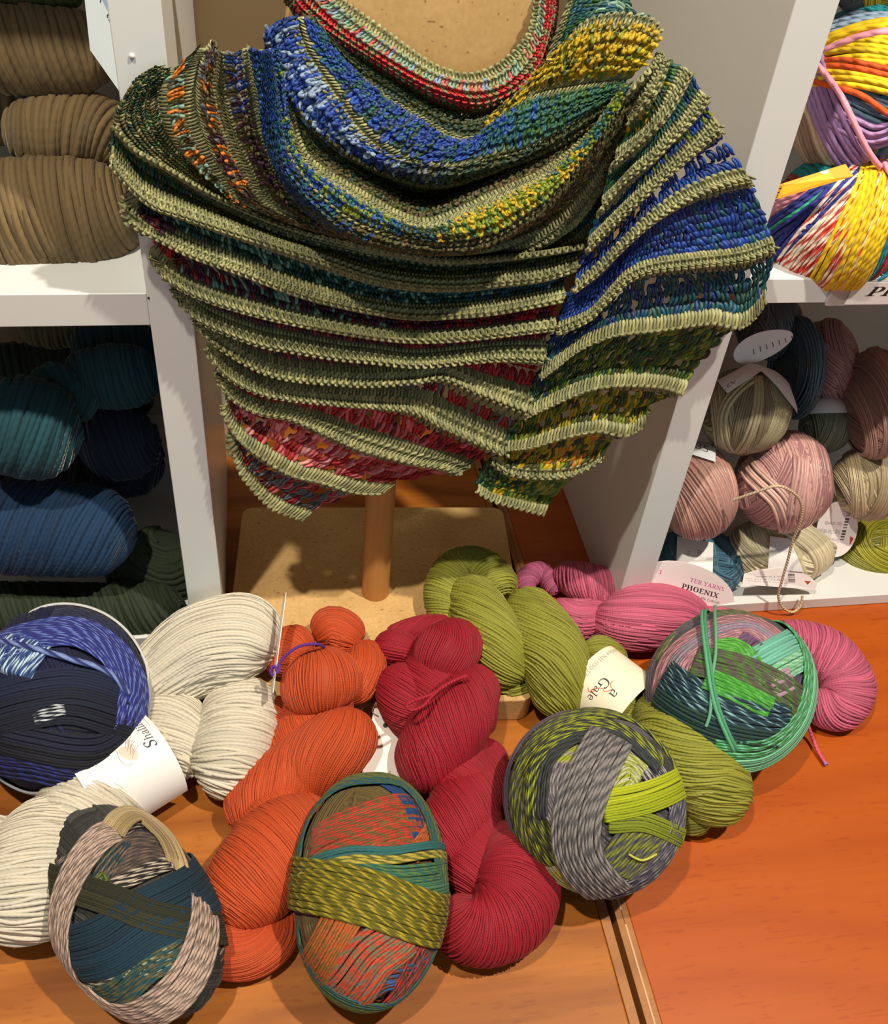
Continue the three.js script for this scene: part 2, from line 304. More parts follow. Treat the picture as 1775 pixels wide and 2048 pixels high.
function ballShape0(o) {
  const [x, y] = o.c; let Q = o.z !== undefined ? onZ(x, y, o.z) : onY(x, y, 0.045), ax, r;
  for (let it = 0; it < 3; it++) {
    const m = mpp(Q), dir = Q.clone().sub(EYE).normalize(), sn = -dir.y, cs = Math.sqrt(1 - sn * sn);
    if (o.z !== undefined) { r = [o.w * m, o.h * m, (o.d ?? o.h) * m]; const t = (o.tilt ?? 0) * Math.PI / 180; ax = [new V3(Math.cos(t), Math.sin(t), 0), new V3(-Math.sin(t), Math.cos(t), 0), new V3(0, 0, 1)]; break; }
    const t = (o.tilt ?? 0) * Math.PI / 180, fx = dir.x / cs, fz = dir.z / cs;
    const D = new V3(fx * Math.cos(t) - fz * Math.sin(t), 0, fx * Math.sin(t) + fz * Math.cos(t));
    const B = o.w * m, Cc = B * (o.thick ?? 0.86), A = Math.sqrt(Math.max((o.h * m) ** 2 - (Cc * cs) ** 2, (B * 0.7) ** 2)) / sn;
    r = [B, Cc, A]; ax = [new V3(0, 1, 0).cross(D), new V3(0, 1, 0), D]; Q = onY(x, y, Cc + (o.lift ?? 0));
  }
  const toU = v => new V3(v.dot(ax[0]) / r[0], v.dot(ax[1]) / r[1], v.dot(ax[2]) / r[2]);
  const sh = {
    c: Q, ax, r, mean: Math.cbrt(r[0] * r[1] * r[2]), m: mpp(Q),
    hit(px, py, k = 1) { const o1 = toU(EYE.clone().sub(Q)), d1 = toU(ray(px, py)).normalize(), b = o1.dot(d1), c1 = o1.dot(o1) - k * k, D = b * b - c1; const t = D > 0 ? -b - Math.sqrt(D) : -b; return o1.addScaledVector(d1, t).normalize(); },
    at(q, off = 0) { const n = this.nrm(q); return Q.clone().addScaledVector(ax[0], q.x * r[0]).addScaledVector(ax[1], q.y * r[1]).addScaledVector(ax[2], q.z * r[2]).addScaledVector(n, off); },
    nrm(q) { return new V3().addScaledVector(ax[0], q.x / r[0]).addScaledVector(ax[1], q.y / r[1]).addScaledVector(ax[2], q.z / r[2]).normalize(); },
  };
  return sh;
}
function ballCore(S, sh, col) { const rows = [], rn = []; for (let i = 0; i <= 20; i++) { const r = [], n = []; for (let j = 0; j <= 32; j++) { const a = Math.PI * i / 20, b = 2 * Math.PI * j / 32, q = new V3(Math.sin(a) * Math.cos(b), Math.cos(a), Math.sin(a) * Math.sin(b)); r.push(sh.at(q, -0.0008)); n.push(sh.nrm(q)); } rows.push(r); rn.push(n); } S.grid(rows, rn, mulc(col, 0.6)); }
// band through unit directions
function bandQ(S, sh, qs, o) {
  const cx = qs.map(q => q.x), cy = qs.map(q => q.y), cz = qs.map(q => q.z), NS = o.seg ?? Math.max(14, qs.length * 10);
  const mid = []; for (let i = 0; i <= NS; i++) mid.push(new V3(cat(cx, i / NS), cat(cy, i / NS), cat(cz, i / NS)).normalize());
  const W = o.w * sh.m, n = o.n, rad = o.w * sh.m / n * 0.68;
  for (let k = 0; k < n; k++) {
    const off = ((k + 0.5) / n - 0.5) * W + rr(-0.12, 0.12) * W / n, pts = [], nr = [], fan = o.fan ?? 1, lift = (o.lift ?? 0.0008) + rr(0, 0.5) * rad, wob = rr(0.7, 1.3), ph = rr(0, 6.28), ext = rr(0, 0.04);
    for (let i = 0; i <= NS; i++) {
      const f = i / NS, t = new V3().subVectors(mid[Math.min(NS, i + 1)], mid[Math.max(0, i - 1)]).normalize(), l = mid[i].clone().cross(t); l.multiplyScalar(1 / Math.hypot(l.x * sh.r[0], l.y * sh.r[1], l.z * sh.r[2]));
      const q = mid[i].clone().addScaledVector(l, off * lerp(1, fan, f) + 0.18 * W / n * Math.sin(f * 7 * wob + ph)).normalize(); const ef = Math.min(f, 1 - f), edge = n > 1 && ef < 0.12 ? -rad * 3.2 * (1 - ef / 0.12) ** 2 : 0;
      pts.push(sh.at(q, lift + edge)); nr.push(sh.nrm(q));
    }
    const ci = Math.floor(((k + 0.5) / n) * o.cols.length), cs = o.cols[ci];
    (Array.isArray(S) ? S[ci] : S).add(pts, nr, rad, isMarl(cs) ? (Array.isArray(S) ? tone([1, 1, 1], 0.1) : tone(cs[0])) : tone(cs), o.pitch ?? 4.2);
  }
}
// band through points of the picture, carried on around the back
function band(S, sh, pts, o) {
  const qs = pts.map(([x, y]) => sh.hit(x, y)), ext = o.ext ?? 0;
  const go = (a, b) => { const ax = b.clone().cross(a).normalize(); return a.clone().applyAxisAngle(ax, ext); };
  if (ext) { qs.unshift(go(qs[0], qs[1])); qs.push(go(qs[qs.length - 1], qs[qs.length - 2])); }
  bandQ(S, sh, qs, o);
}
function ring(S, sh, axis, latAngle, o) { // small circle at an angle from its plane's middle
  const a = axis.clone().normalize(), u = Math.abs(a.y) < 0.9 ? new V3(0, 1, 0).cross(a).normalize() : new V3(1, 0, 0).cross(a).normalize(), v = a.clone().cross(u), qs = [];
  for (let i = 0; i <= 24; i++) { const t = i / 24 * 2 * Math.PI; qs.push(u.clone().multiplyScalar(Math.cos(t)).addScaledVector(v, Math.sin(t)).multiplyScalar(Math.cos(latAngle)).addScaledVector(a, Math.sin(latAngle)).normalize()); }
  bandQ(S, sh, qs, { ...o, seg: o.seg ?? 60 });
}

// ---------------------------------------------------------------- hanks on the table
const BASE_H = 0.028;
function hank(name, label, lobes, o) {
  const t = thing(name, label, 'yarn hank');
  for (const l of lobes) { const S = new Strands(); lobe(S, { ...o, ...l }); const m = S.build(l.name ?? 'twisted_bundle', o.mat ?? matYarn, t); m.userData.kind = 'stuff'; }
  return t;
}
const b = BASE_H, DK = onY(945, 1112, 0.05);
const orange = hank('yarn_hank', 'bright orange twisted yarn hank between the white and the red hanks', [
  { pts: [[650, 1330, 60, b * 0.8], [640, 1420, 64, b * 0.5], [590, 1520, 66], [545, 1640, 66], [500, 1760, 66], [480, 1860, 50]], slant: -40 },
  { pts: [[556, 1352, 34, b], [576, 1300, 44, b], [624, 1276, 38, b]], slant: 10 },
  { pts: [[575, 1395, 32, b], [556, 1440, 30, b * 0.6], [552, 1495, 25]], slant: -5 },
  { pts: [[626, 1278, 40, b], [668, 1262, 52, b], [722, 1292, 38, b]], slant: -80 },
  { pts: [[740, 1292, 30, b], [722, 1345, 48, b], [684, 1402, 34, b]], slant: -70 },
  { pts: [[700, 1335, 52, b + 0.006], [640, 1362, 70, b + 0.008], [570, 1392, 46, b]], slant: -8 },
  { pts: [[735, 1440, 44, b * 0.9], [672, 1490, 74, b * 0.6], [592, 1545, 72, 0.004], [520, 1600, 66], [470, 1665, 44]], slant: -46 },
  { pts: [[640, 1612, 44], [572, 1672, 84], [503, 1768, 94], [462, 1858, 68]], slant: -13 },
  { pts: [[428, 1810, 34], [432, 1885, 52], [490, 1908, 50], [548, 1880, 44], [572, 1815, 26]], slant: -74 },
], { col: C(184, 70, 24), sp: 3.3, vary: 0.1 });
const red = hank('yarn_hank', 'crimson red twisted yarn hank with a knotted tie, beside the orange hank', [
  { pts: [[860, 1300, 66, b], [875, 1400, 72, b * 0.6], [905, 1500, 72], [930, 1600, 66], [945, 1700, 64], [950, 1800, 56]], slant: -40 },
  { pts: [[772, 1272, 18, b + 0.01], [840, 1256, 26, b + 0.01], [905, 1252, 24, b + 0.01]], slant: -60 },
  { pts: [[758, 1292, 26, b], [792, 1294, 38, b + 0.006], [842, 1312, 22, b + 0.006]], slant: -82 },
  { pts: [[800, 1335, 44, b], [812, 1400, 58, b * 0.8], [846, 1478, 36, b * 0.5]], slant: -38 },
  { pts: [[958, 1325, 26, b], [972, 1400, 24, b], [968, 1470, 20, b * 0.6]], slant: -70 },
  { pts: [[938, 1265, 42, b + 0.012], [890, 1305, 64, b + 0.012], [838, 1345, 44, b + 0.004]], slant: -34 },
  { pts: [[968, 1345, 40, b + 0.004], [915, 1425, 76, b * 0.8], [862, 1508, 74, b * 0.3], [818, 1575, 48]], slant: -30 },
  { pts: [[985, 1490, 34], [948, 1570, 62], [912, 1655, 74], [885, 1745, 46]], slant: -32 },
  { pts: [[985, 1662, 46], [1030, 1732, 82], [1028, 1806, 86], [985, 1850, 78], [932, 1852, 68], [905, 1800, 48]], slant: -12 },
], { col: C(146, 9, 32), sp: 3, vary: 0.09 });
{ const S = new Strands(), P = [[935, 1352], [905, 1362], [880, 1378], [855, 1392], [825, 1402], [812, 1412], [822, 1420], [845, 1412], [862, 1394], [884, 1374], [910, 1360], [932, 1350]].map(([x, y], i) => onY(x, y, 0.088 - Math.abs(i - 5.5) * 0.0006));
  const c = new THREE.CatmullRomCurve3(P); S.cord(c.getPoints(90), 0.0014, C(156, 12, 38), 2.2); S.build('tie', matCord, red); }
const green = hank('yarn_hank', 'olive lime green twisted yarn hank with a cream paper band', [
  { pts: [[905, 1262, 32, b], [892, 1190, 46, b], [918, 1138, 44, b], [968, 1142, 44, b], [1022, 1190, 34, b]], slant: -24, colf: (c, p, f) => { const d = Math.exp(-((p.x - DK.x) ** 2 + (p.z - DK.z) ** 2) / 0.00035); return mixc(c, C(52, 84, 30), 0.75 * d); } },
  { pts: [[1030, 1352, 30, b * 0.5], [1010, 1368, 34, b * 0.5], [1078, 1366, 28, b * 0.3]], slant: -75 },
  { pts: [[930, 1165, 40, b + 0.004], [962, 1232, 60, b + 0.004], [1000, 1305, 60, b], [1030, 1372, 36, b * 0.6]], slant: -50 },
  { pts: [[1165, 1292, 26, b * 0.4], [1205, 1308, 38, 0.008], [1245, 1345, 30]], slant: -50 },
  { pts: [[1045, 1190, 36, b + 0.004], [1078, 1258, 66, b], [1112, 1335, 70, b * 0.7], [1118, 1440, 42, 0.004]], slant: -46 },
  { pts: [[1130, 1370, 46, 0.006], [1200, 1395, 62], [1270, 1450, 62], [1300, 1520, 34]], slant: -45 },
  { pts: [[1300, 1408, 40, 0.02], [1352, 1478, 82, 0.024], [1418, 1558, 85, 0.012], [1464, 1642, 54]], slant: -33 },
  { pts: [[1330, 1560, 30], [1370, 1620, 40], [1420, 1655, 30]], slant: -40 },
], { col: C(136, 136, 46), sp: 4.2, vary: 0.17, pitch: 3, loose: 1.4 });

const pink = hank('yarn_hank', 'rose pink twisted yarn hank lying behind the purple and green ball', [
  { pts: [[1058, 1205, 16], [1052, 1160, 22], [1085, 1146, 22], [1110, 1190, 16]], slant: 20, col: C(190, 98, 138) },
  { pts: [[1108, 1145, 24], [1160, 1162, 42], [1215, 1182, 44], [1265, 1215, 26]], slant: 25 },
  { pts: [[1100, 1215, 28], [1150, 1240, 46], [1210, 1215, 20]], slant: 74 },
  { pts: [[1188, 1248, 24], [1240, 1242, 62], [1305, 1232, 70], [1362, 1226, 52], [1408, 1232, 24]], slant: 72 },
  { pts: [[1380, 1228, 16], [1440, 1240, 27], [1495, 1254, 26], [1550, 1272, 22]], slant: 60 },
  { pts: [[1530, 1268, 26], [1590, 1282, 46], [1652, 1312, 58], [1694, 1370, 54], [1672, 1418, 46], [1610, 1400, 36]], slant: 26 },
], { col: C(186, 88, 116), sp: 3.8, vary: 0.24, pitch: 2 });
{ const S = new Strands(), c = new THREE.CatmullRomCurve3([[1612, 1440, 0.02], [1622, 1470, 0.009], [1635, 1502, 0.005], [1652, 1530, 0.004]].map(([x, y, h]) => onY(x, y, h)));
  S.cord(c.getPoints(30), 0.0016, (a, w, f) => f > 0.93 ? C(170, 110, 190) : C(214, 84, 112), 2.2); S.build('yarn_tail', matCord, pink); }
const white = hank('yarn_hank', 'cream white twisted yarn hank with a white paper band', [
  { pts: [[285, 1395, 48], [340, 1455, 74], [376, 1556, 54]], slant: -36 },
  { pts: [[492, 1365, 70, 0.004], [478, 1450, 80], [455, 1530, 78], [424, 1594, 44]], slant: 8 },
  { pts: [[556, 1300, 86, 0.014], [490, 1282, 100, 0.016], [405, 1300, 96, 0.014], [335, 1348, 80, 0.008], [282, 1402, 62, 0.002], [235, 1470, 46]], slant: 82 },
  { pts: [[340, 1455, 60], [255, 1542, 86], [165, 1632, 98], [95, 1702, 104]], slant: 10 },
  { pts: [[150, 1610, 68], [85, 1715, 112], [45, 1800, 112], [2, 1888, 72]], slant: 14 },
  { pts: [[-110, 1640, 30], [-40, 1668, 40], [40, 1672, 36]], slant: 76 },
], { col: C(206, 198, 180), sp: 5.6, vary: 0.07, pitch: 2.6, loose: 1.8 });

// paper band bent around a hank: two axis points, half width of the arch
function paperBand(parent, pa, pb, half, h0, tex, over = 1.9, flat = 0.9, name = 'paper_band') {
  const A = onY(...pa, h0), B = onY(...pb, h0), T = B.clone().sub(A), U = new V3(0, 1, 0), Sd = T.clone().normalize().cross(U), R = half * mpp(A), p = [], uv = [], ix = [], N = 40, M = 6;
  for (const side of [0, 1]) { const o = side * -0.0003; for (let i = 0; i <= M; i++) for (let j = 0; j <= N; j++) { const th = Math.PI / 2 + (j / N - 0.5) * 2 * over, q = A.clone().addScaledVector(T, i / M).addScaledVector(Sd, Math.cos(th) * (R + o)).addScaledVector(U, Math.sin(th) * (R + o) * flat); p.push(q.x, q.y, q.z); uv.push(1 - j / N, i / M); } }
  const K = (M + 1) * (N + 1);
  for (let s = 0; s < 2; s++) for (let i = 0; i < M; i++) for (let j = 0; j < N; j++) { const a = s * K + i * (N + 1) + j, c = a + N + 1; s ? ix.push(a, a + 1, c, c, a + 1, c + 1) : ix.push(a, c, a + 1, c, c + 1, a + 1); }
  const g = new THREE.BufferGeometry(); g.setAttribute('position', new THREE.Float32BufferAttribute(p, 3)); g.setAttribute('uv', new THREE.Float32BufferAttribute(uv, 2)); g.setIndex(ix); g.computeVertexNormals();
  return part(name, g, new THREE.MeshStandardMaterial({ map: tex, roughness: 0.5, side: THREE.DoubleSide }), parent);
}
const bandWhite = canvasTex(1024, 512, (g, w, h) => {
  g.fillStyle = '#eeecea'; g.fillRect(0, 0, w, h);
  g.fillStyle = '#2b2a2c'; g.font = 'italic 96px serif'; g.fillText('S', 400, 462); g.font = 'italic 64px serif'; g.fillText('halimar', 454, 462);
  g.strokeStyle = '#b7b2ae'; g.lineWidth = 3; g.beginPath(); g.moveTo(540, 488); g.lineTo(800, 488); g.stroke();
  g.fillStyle = '#e6c9ba'; g.beginPath(); g.translate(-110, 0); g.ellipse(560, 300, 62, 36, -0.5, 0, 7); g.fill();
  g.strokeStyle = '#a98476'; g.lineWidth = 3; for (let i = 0; i < 11; i++) { g.beginPath(); g.moveTo(520 + i * 9, 300 + (i % 3) * 8); g.quadraticCurveTo(560 + i * 9, 330, 570 + i * 10, 368 - (i % 4) * 9); g.stroke(); }
  g.strokeStyle = '#8f8079'; g.beginPath(); g.moveTo(500, 290); g.bezierCurveTo(480, 240, 560, 230, 600, 250); g.bezierCurveTo(650, 250, 690, 230, 720, 250); g.bezierCurveTo(760, 260, 800, 300, 850, 290); g.stroke();
});
paperBand(white, [322, 1506], [165, 1600], 98, 0.03, bandWhite, 1.75, 0.92);
const bandCream = canvasTex(1024, 512, (g, w, h) => {
  g.fillStyle = '#efe9cf'; g.fillRect(0, 0, w, h);
  g.fillStyle = '#85816f'; g.font = '50px serif'; g.fillText('Brookline NH 03033', 215, 462);
  g.fillStyle = '#b9b6ab'; g.fillRect(240, 250, 20, 70);
  g.strokeStyle = '#d98a6c'; g.lineWidth = 9; g.beginPath(); g.moveTo(760, 330); g.quadraticCurveTo(700, 300, 690, 250); g.quadraticCurveTo(720, 220, 650, 190); g.quadraticCurveTo(640, 250, 600, 230); g.stroke(); g.beginPath(); g.moveTo(750, 360); g.quadraticCurveTo(790, 330, 740, 300); g.stroke();
  g.fillStyle = '#2d2a26'; g.font = '120px serif'; g.fillText('G', 610, 320); g.font = '84px serif'; g.fillText('ale', 700, 320); g.font = '110px serif'; g.fillText('a', 640, 190);
});
paperBand(green, [1176, 1356], [1268, 1428], 82, 0.03, bandCream, 1.7, 0.92);

// ---------------------------------------------------------------- thin cards
function card(name, parent, quad, outline, tex, back) {   // quad TL TR BR BL in the room; outline in 0..1 squares
  const [a, bq, c, d] = quad, at = (u, v) => a.clone().lerp(bq, u).lerp(d.clone().lerp(c, u), v);
  const n = bq.clone().sub(a).cross(d.clone().sub(a)).normalize().multiplyScalar(0.00025), cont = outline.map(q => new THREE.Vector2(q[0], q[1])), tri = THREE.ShapeUtils.triangulateShape(cont, []);
  const p = [], uv = [], ix = [], N = outline.length;
  for (const s of [-1, 1]) for (const [u, v] of outline) { const P = at(u, v).addScaledVector(n, s); p.push(P.x, P.y, P.z); uv.push(u, 1 - v); }
  for (const [i, j, k] of tri) { ix.push(i, j, k, N + i, N + k, N + j); }
  for (let i = 0; i < N; i++) { const j = (i + 1) % N; ix.push(i, j, N + i, N + i, j, N + j); }
  const g0 = new THREE.BufferGeometry(); g0.setAttribute('position', new THREE.Float32BufferAttribute(p, 3)); g0.setAttribute('uv', new THREE.Float32BufferAttribute(uv, 2)); g0.setIndex(ix);
  const g = g0.toNonIndexed(); g.computeVertexNormals();
  return part(name, g, tex ? new THREE.MeshStandardMaterial({ map: tex, roughness: 0.5, side: THREE.DoubleSide }) : matPaper, parent);
}
const rect = [[0, 0], [1, 0], [1, 1], [0, 1]];
const oval = (n = 36) => Array.from({ length: n }, (_, i) => [0.5 + 0.5 * Math.cos(i / n * 6.2832), 0.5 + 0.5 * Math.sin(i / n * 6.2832)]);
{ // swing tag of the red hank, leaning between the two hanks
  const tx = canvasTex(256, 400, (g, w, h) => { g.fillStyle = '#f1e9e2'; g.fillRect(0, 0, w, h); g.fillStyle = '#17120e'; g.beginPath(); g.arc(66, 76, 12, 0, 7); g.fill();
    g.fillStyle = '#6c6660'; g.save(); g.translate(84, 338); g.rotate(-1.42); g.font = '40px sans-serif'; g.fillText('ilk', 0, 0); g.font = '20px sans-serif'; g.fillText('mpton', 0, 34); g.fillStyle = '#a8a39c'; g.font = '20px monospace'; g.fillText('00100', 0, 78); g.fillText('IA 6 NW 7', 0, 104); g.restore(); });
  const t = thing('swing_tag', 'white price tag with a punched hole between orange and red hanks', 'tag');
  card('tag_card', t, [onY(748, 1416, 0.034), onY(850, 1432, 0.030), onY(832, 1600, 0.012), onY(716, 1590, 0.014)], rect, tx);
  const S = new Strands(); S.cord(new THREE.CatmullRomCurve3([onY(752, 1404, 0.04), onY(748, 1412, 0.037), onY(744, 1424, 0.034), onY(756, 1432, 0.0345)]).getPoints(12), 0.0004, C(190, 170, 130)); S.build('string', matCord, t);
}
{ // tag standing edge-on at the white hank, purple tie around the orange one
  const t = thing('swing_tag', 'thin cream swing tag seen edge on beside the white hank', 'tag');
  card('tag_card', t, [onY(572, 1185, 0.105), onY(566, 1200, 0.09), onY(541, 1395, 0.055), onY(546, 1385, 0.075)], rect, null);
  const S = new Strands(); S.cord(new THREE.CatmullRomCurve3([[545, 1352, 0.085], [541, 1340, 0.088], [548, 1332, 0.09], [556, 1345, 0.088], [560, 1325, 0.09], [578, 1305, 0.095], [600, 1292, 0.097], [632, 1288, 0.097], [648, 1294, 0.085]].map(([x, y, h]) => onY(x, y, h - 0.002))).getPoints(60), 0.0012, C(92, 40, 140), 2); S.build('purple_tie', matCord, t);
}

function windBand(t, sh, bd, mat, lift, ext) {
  const arr = bd.c.map(() => new Strands()); band(arr, sh, bd.p, { w: bd.w, n: bd.n > 1 ? Math.round(bd.n * (bd.k ?? 1.5)) : 1, cols: bd.c, lift, ext, fan: bd.fan, pitch: bd.pitch });
  bd.c.forEach((c, i) => { if (arr[i].p.length) arr[i].build('yarn_winding', isMarl(c) ? marlMat(c[0], c[1], c[2] ?? 0.5, mat) : mat, t).userData.kind = 'stuff'; });
}
// ---------------------------------------------------------------- balls on the table
function yarnBall(label, o, fill, bands, mat = matYarnSoft) {
  const t = thing('yarn_ball', label, 'yarn ball'), sh = ballShape(o);
  const S0 = new Strands(); ballCore(S0, sh, fill[0]);
  const nr = o.rings ?? 9;
  for (let i = 0; i < nr; i++) { const ax = new V3(rr(-1, 1), rr(-1, 1), rr(-1, 1)); ring(S0, sh, ax, rr(-0.25, 0.25), { w: rr(0.5, 0.8) * sh.mean / sh.m, n: o.rn ?? 16, cols: [fill[i % fill.length]], lift: -0.0016 + i * 0.00012 }); }
  const m0 = S0.build('inner_winding', mat, t); m0.userData.kind = 'stuff';
  bands.forEach((bd, i) => windBand(t, sh, bd, mat, bd.l ?? 0.0006 + i * 0.00038, bd.e ?? 0));
  return { t, sh };
}
const M2 = (a, bb, f) => [a, bb, f ?? 0.5];
yarnBall('navy and royal blue marled yarn ball at the left edge', { c: [116, 1400], w: 184, h: 192, tilt: 8, thick: 0.8 }, [C(16, 22, 60), C(10, 14, 30)], [
  { p: [[-40, 1560], [60, 1590], [150, 1560]], w: 34, n: 4, c: [C(188, 190, 194), C(160, 166, 176)], e: 0.5 },
  { p: [[140, 1208], [225, 1232], [282, 1290], [300, 1350], [284, 1430]], w: 46, n: 5, c: [C(196, 196, 198), C(172, 174, 182)], e: 0.6 },
  { p: [[150, 1230], [215, 1255], [255, 1310], [268, 1370]], w: 46, n: 5, c: [M2(C(14, 18, 44), C(30, 40, 90))], e: 0.3 },
  { p: [[-60, 1490], [60, 1530], [190, 1545]], w: 60, n: 7, c: [M2(C(26, 34, 100), C(14, 18, 48))], e: 0.5 },
  { p: [[-40, 1450], [70, 1490], [200, 1500], [270, 1440]], w: 60, n: 7, c: [C(12, 14, 28), C(16, 20, 44)], e: 0.3 },
  { p: [[-30, 1430], [60, 1405], [150, 1395], [240, 1420]], w: 110, n: 13, c: [C(10, 16, 34), C(14, 22, 42), C(18, 26, 56)], e: 0.4 },
  { p: [[20, 1350], [40, 1310], [60, 1280]], w: 110, n: 11, c: [M2(C(40, 66, 120), C(176, 200, 216))], e: 0.0 },
  { p: [[-40, 1330], [60, 1278], [150, 1268], [220, 1305], [262, 1370], [262, 1420]], w: 84, n: 11, c: [M2(C(36, 44, 124), C(104, 124, 190), 0.66)], e: 0.3 },
  { p: [[-20, 1292], [60, 1302], [140, 1328], [212, 1352], [248, 1392]], w: 9, n: 1, c: [M2(C(120, 140, 196), C(40, 50, 110))], l: 0.004 },
  { p: [[70, 1440], [110, 1426], [130, 1420]], w: 22, n: 3, c: [M2(C(180, 186, 190), C(20, 24, 40), 0.4)], l: 0.0042 },
]);
yarnBall('charcoal, teal and taupe marled yarn ball at the bottom left', { c: [263, 1825], w: 183, h: 221, tilt: -16, thick: 0.86 }, [C(60, 60, 58), C(40, 44, 40)], [
  { p: [[105, 1800], [88, 1900], [105, 1990], [170, 2045]], w: 46, n: 6, c: [M2(C(34, 38, 52), C(120, 106, 92)), M2(C(60, 62, 44), C(30, 34, 30))], e: 0.7 },
  { p: [[210, 1690], [265, 1640], [350, 1612], [425, 1665], [446, 1750], [430, 1840]], w: 66, n: 8, c: [M2(C(34, 34, 38), C(142, 128, 118))], e: 0.4 },
  { p: [[400, 1690], [425, 1740]], w: 44, n: 6, c: [M2(C(140, 128, 104), C(96, 90, 66))], e: 0.1 },
  { p: [[235, 1730], [290, 1700], [350, 1710]], w: 90, n: 9, c: [M2(C(96, 80, 72), C(58, 50, 50))], e: 0.3 },
  { p: [[195, 1790], [215, 1745], [240, 1690]], w: 46, n: 5, c: [M2(C(22, 50, 62), C(110, 88, 66))], e: 0.1 },
  { p: [[196, 1782], [212, 1762]], w: 34, n: 4, c: [M2(C(96, 108, 34), C(60, 70, 30))], e: 0.02 },
  { p: [[205, 1790], [265, 1762], [330, 1735]], w: 32, n: 4, c: [M2(C(30, 28, 28), C(180, 168, 150))], e: 0.05 },
  { p: [[190, 1950], [240, 1930], [310, 1925]], w: 50, n: 6, c: [M2(C(44, 50, 32), C(150, 150, 128))], e: 0.3 },
  { p: [[235, 1985], [290, 1935], [365, 1880]], w: 62, n: 7, c: [M2(C(28, 70, 78), C(88, 84, 56))], e: 0.3 },
  { p: [[165, 1905], [220, 1890], [300, 1840], [430, 1760]], w: 120, n: 15, c: [C(12, 48, 66), C(10, 42, 58)], e: 0.4 },
  { p: [[150, 1775], [230, 1805], [310, 1838], [420, 1862]], w: 62, n: 9, c: [C(44, 44, 24), C(34, 36, 20)], e: 0.4 },
  { p: [[225, 1668], [270, 1640], [320, 1680], [352, 1745]], w: 62, n: 9, c: [C(150, 130, 92), C(168, 148, 110)], e: 0.0, fan: 0.75 },
  { p: [[198, 1690], [150, 1765], [132, 1870], [158, 1955], [240, 2010], [330, 2002], [385, 1930], [402, 1850]], w: 66, n: 8, c: [M2(C(176, 152, 138), C(116, 100, 92), 0.62)], e: 0.3 },
]);
yarnBall('multicoloured rust, olive and teal yarn ball at the bottom centre', { c: [738, 1782], w: 147, h: 231, tilt: -2, thick: 0.92 }, [C(96, 80, 40), C(120, 60, 36)], [
  { p: [[648, 1760], [720, 1700], [800, 1640]], w: 40, n: 4, c: [M2(C(150, 80, 40), C(100, 96, 40))], e: 0.4 },
  { p: [[640, 1700], [730, 1660], [840, 1640]], w: 130, n: 15, c: [M2(C(172, 56, 36), C(96, 84, 44), 0.55)], e: 0.2 },
  { p: [[780, 1575], [815, 1610], [834, 1665]], w: 40, n: 6, c: [C(10, 62, 120), C(8, 54, 104)], e: 0.2 },
  { p: [[832, 1700], [860, 1640], [862, 1600]], w: 36, n: 5, c: [M2(C(176, 92, 40), C(150, 70, 34))], e: 0.1 },
  { p: [[625, 1920], [660, 1880], [690, 1840]], w: 26, n: 4, c: [M2(C(20, 70, 140), C(120, 150, 180))], e: 0.3 },
  { p: [[700, 1990], [770, 1950], [880, 1900]], w: 56, n: 6, c: [M2(C(40, 80, 130), C(110, 60, 40))], e: 0.3 },
  { p: [[790, 1990], [830, 1920], [860, 1830]], w: 80, n: 9, c: [M2(C(176, 40, 36), C(42, 46, 32))], e: 0.3 },
  { p: [[690, 1985], [740, 1920], [800, 1870]], w: 90, n: 10, c: [M2(C(180, 66, 40), C(112, 104, 80))], e: 0.1 },
  { p: [[628, 1950], [655, 1900], [690, 1835]], w: 74, n: 9, c: [M2(C(172, 84, 34), C(130, 92, 40))], e: 0.1 },
  { p: [[700, 1752], [790, 1768], [890, 1752]], w: 58, n: 7, c: [C(66, 116, 84), M2(C(44, 96, 84), C(80, 110, 60))], e: 0.4 },
  { p: [[620, 1745], [700, 1718], [790, 1716], [886, 1706]], w: 34, n: 4, c: [M2(C(168, 152, 60), C(96, 96, 40)), C(40, 92, 92)], e: 0.4 },
  { p: [[590, 1762], [660, 1780], [760, 1808], [884, 1842]], w: 96, n: 10, c: [M2(C(92, 88, 12), C(160, 140, 30), 0.68)], e: 0.5 },
  { p: [[596, 1840], [600, 1740], [622, 1650], [668, 1590], [738, 1566], [806, 1580], [850, 1640], [872, 1740], [878, 1850], [850, 1940], [790, 1996], [720, 2004], [655, 1968], [612, 1900], [596, 1830]], w: 46, n: 6, l: 0.0038, c: [M2(C(22, 74, 92), C(60, 86, 40)), M2(C(70, 90, 36), C(104, 108, 44))] },
]);
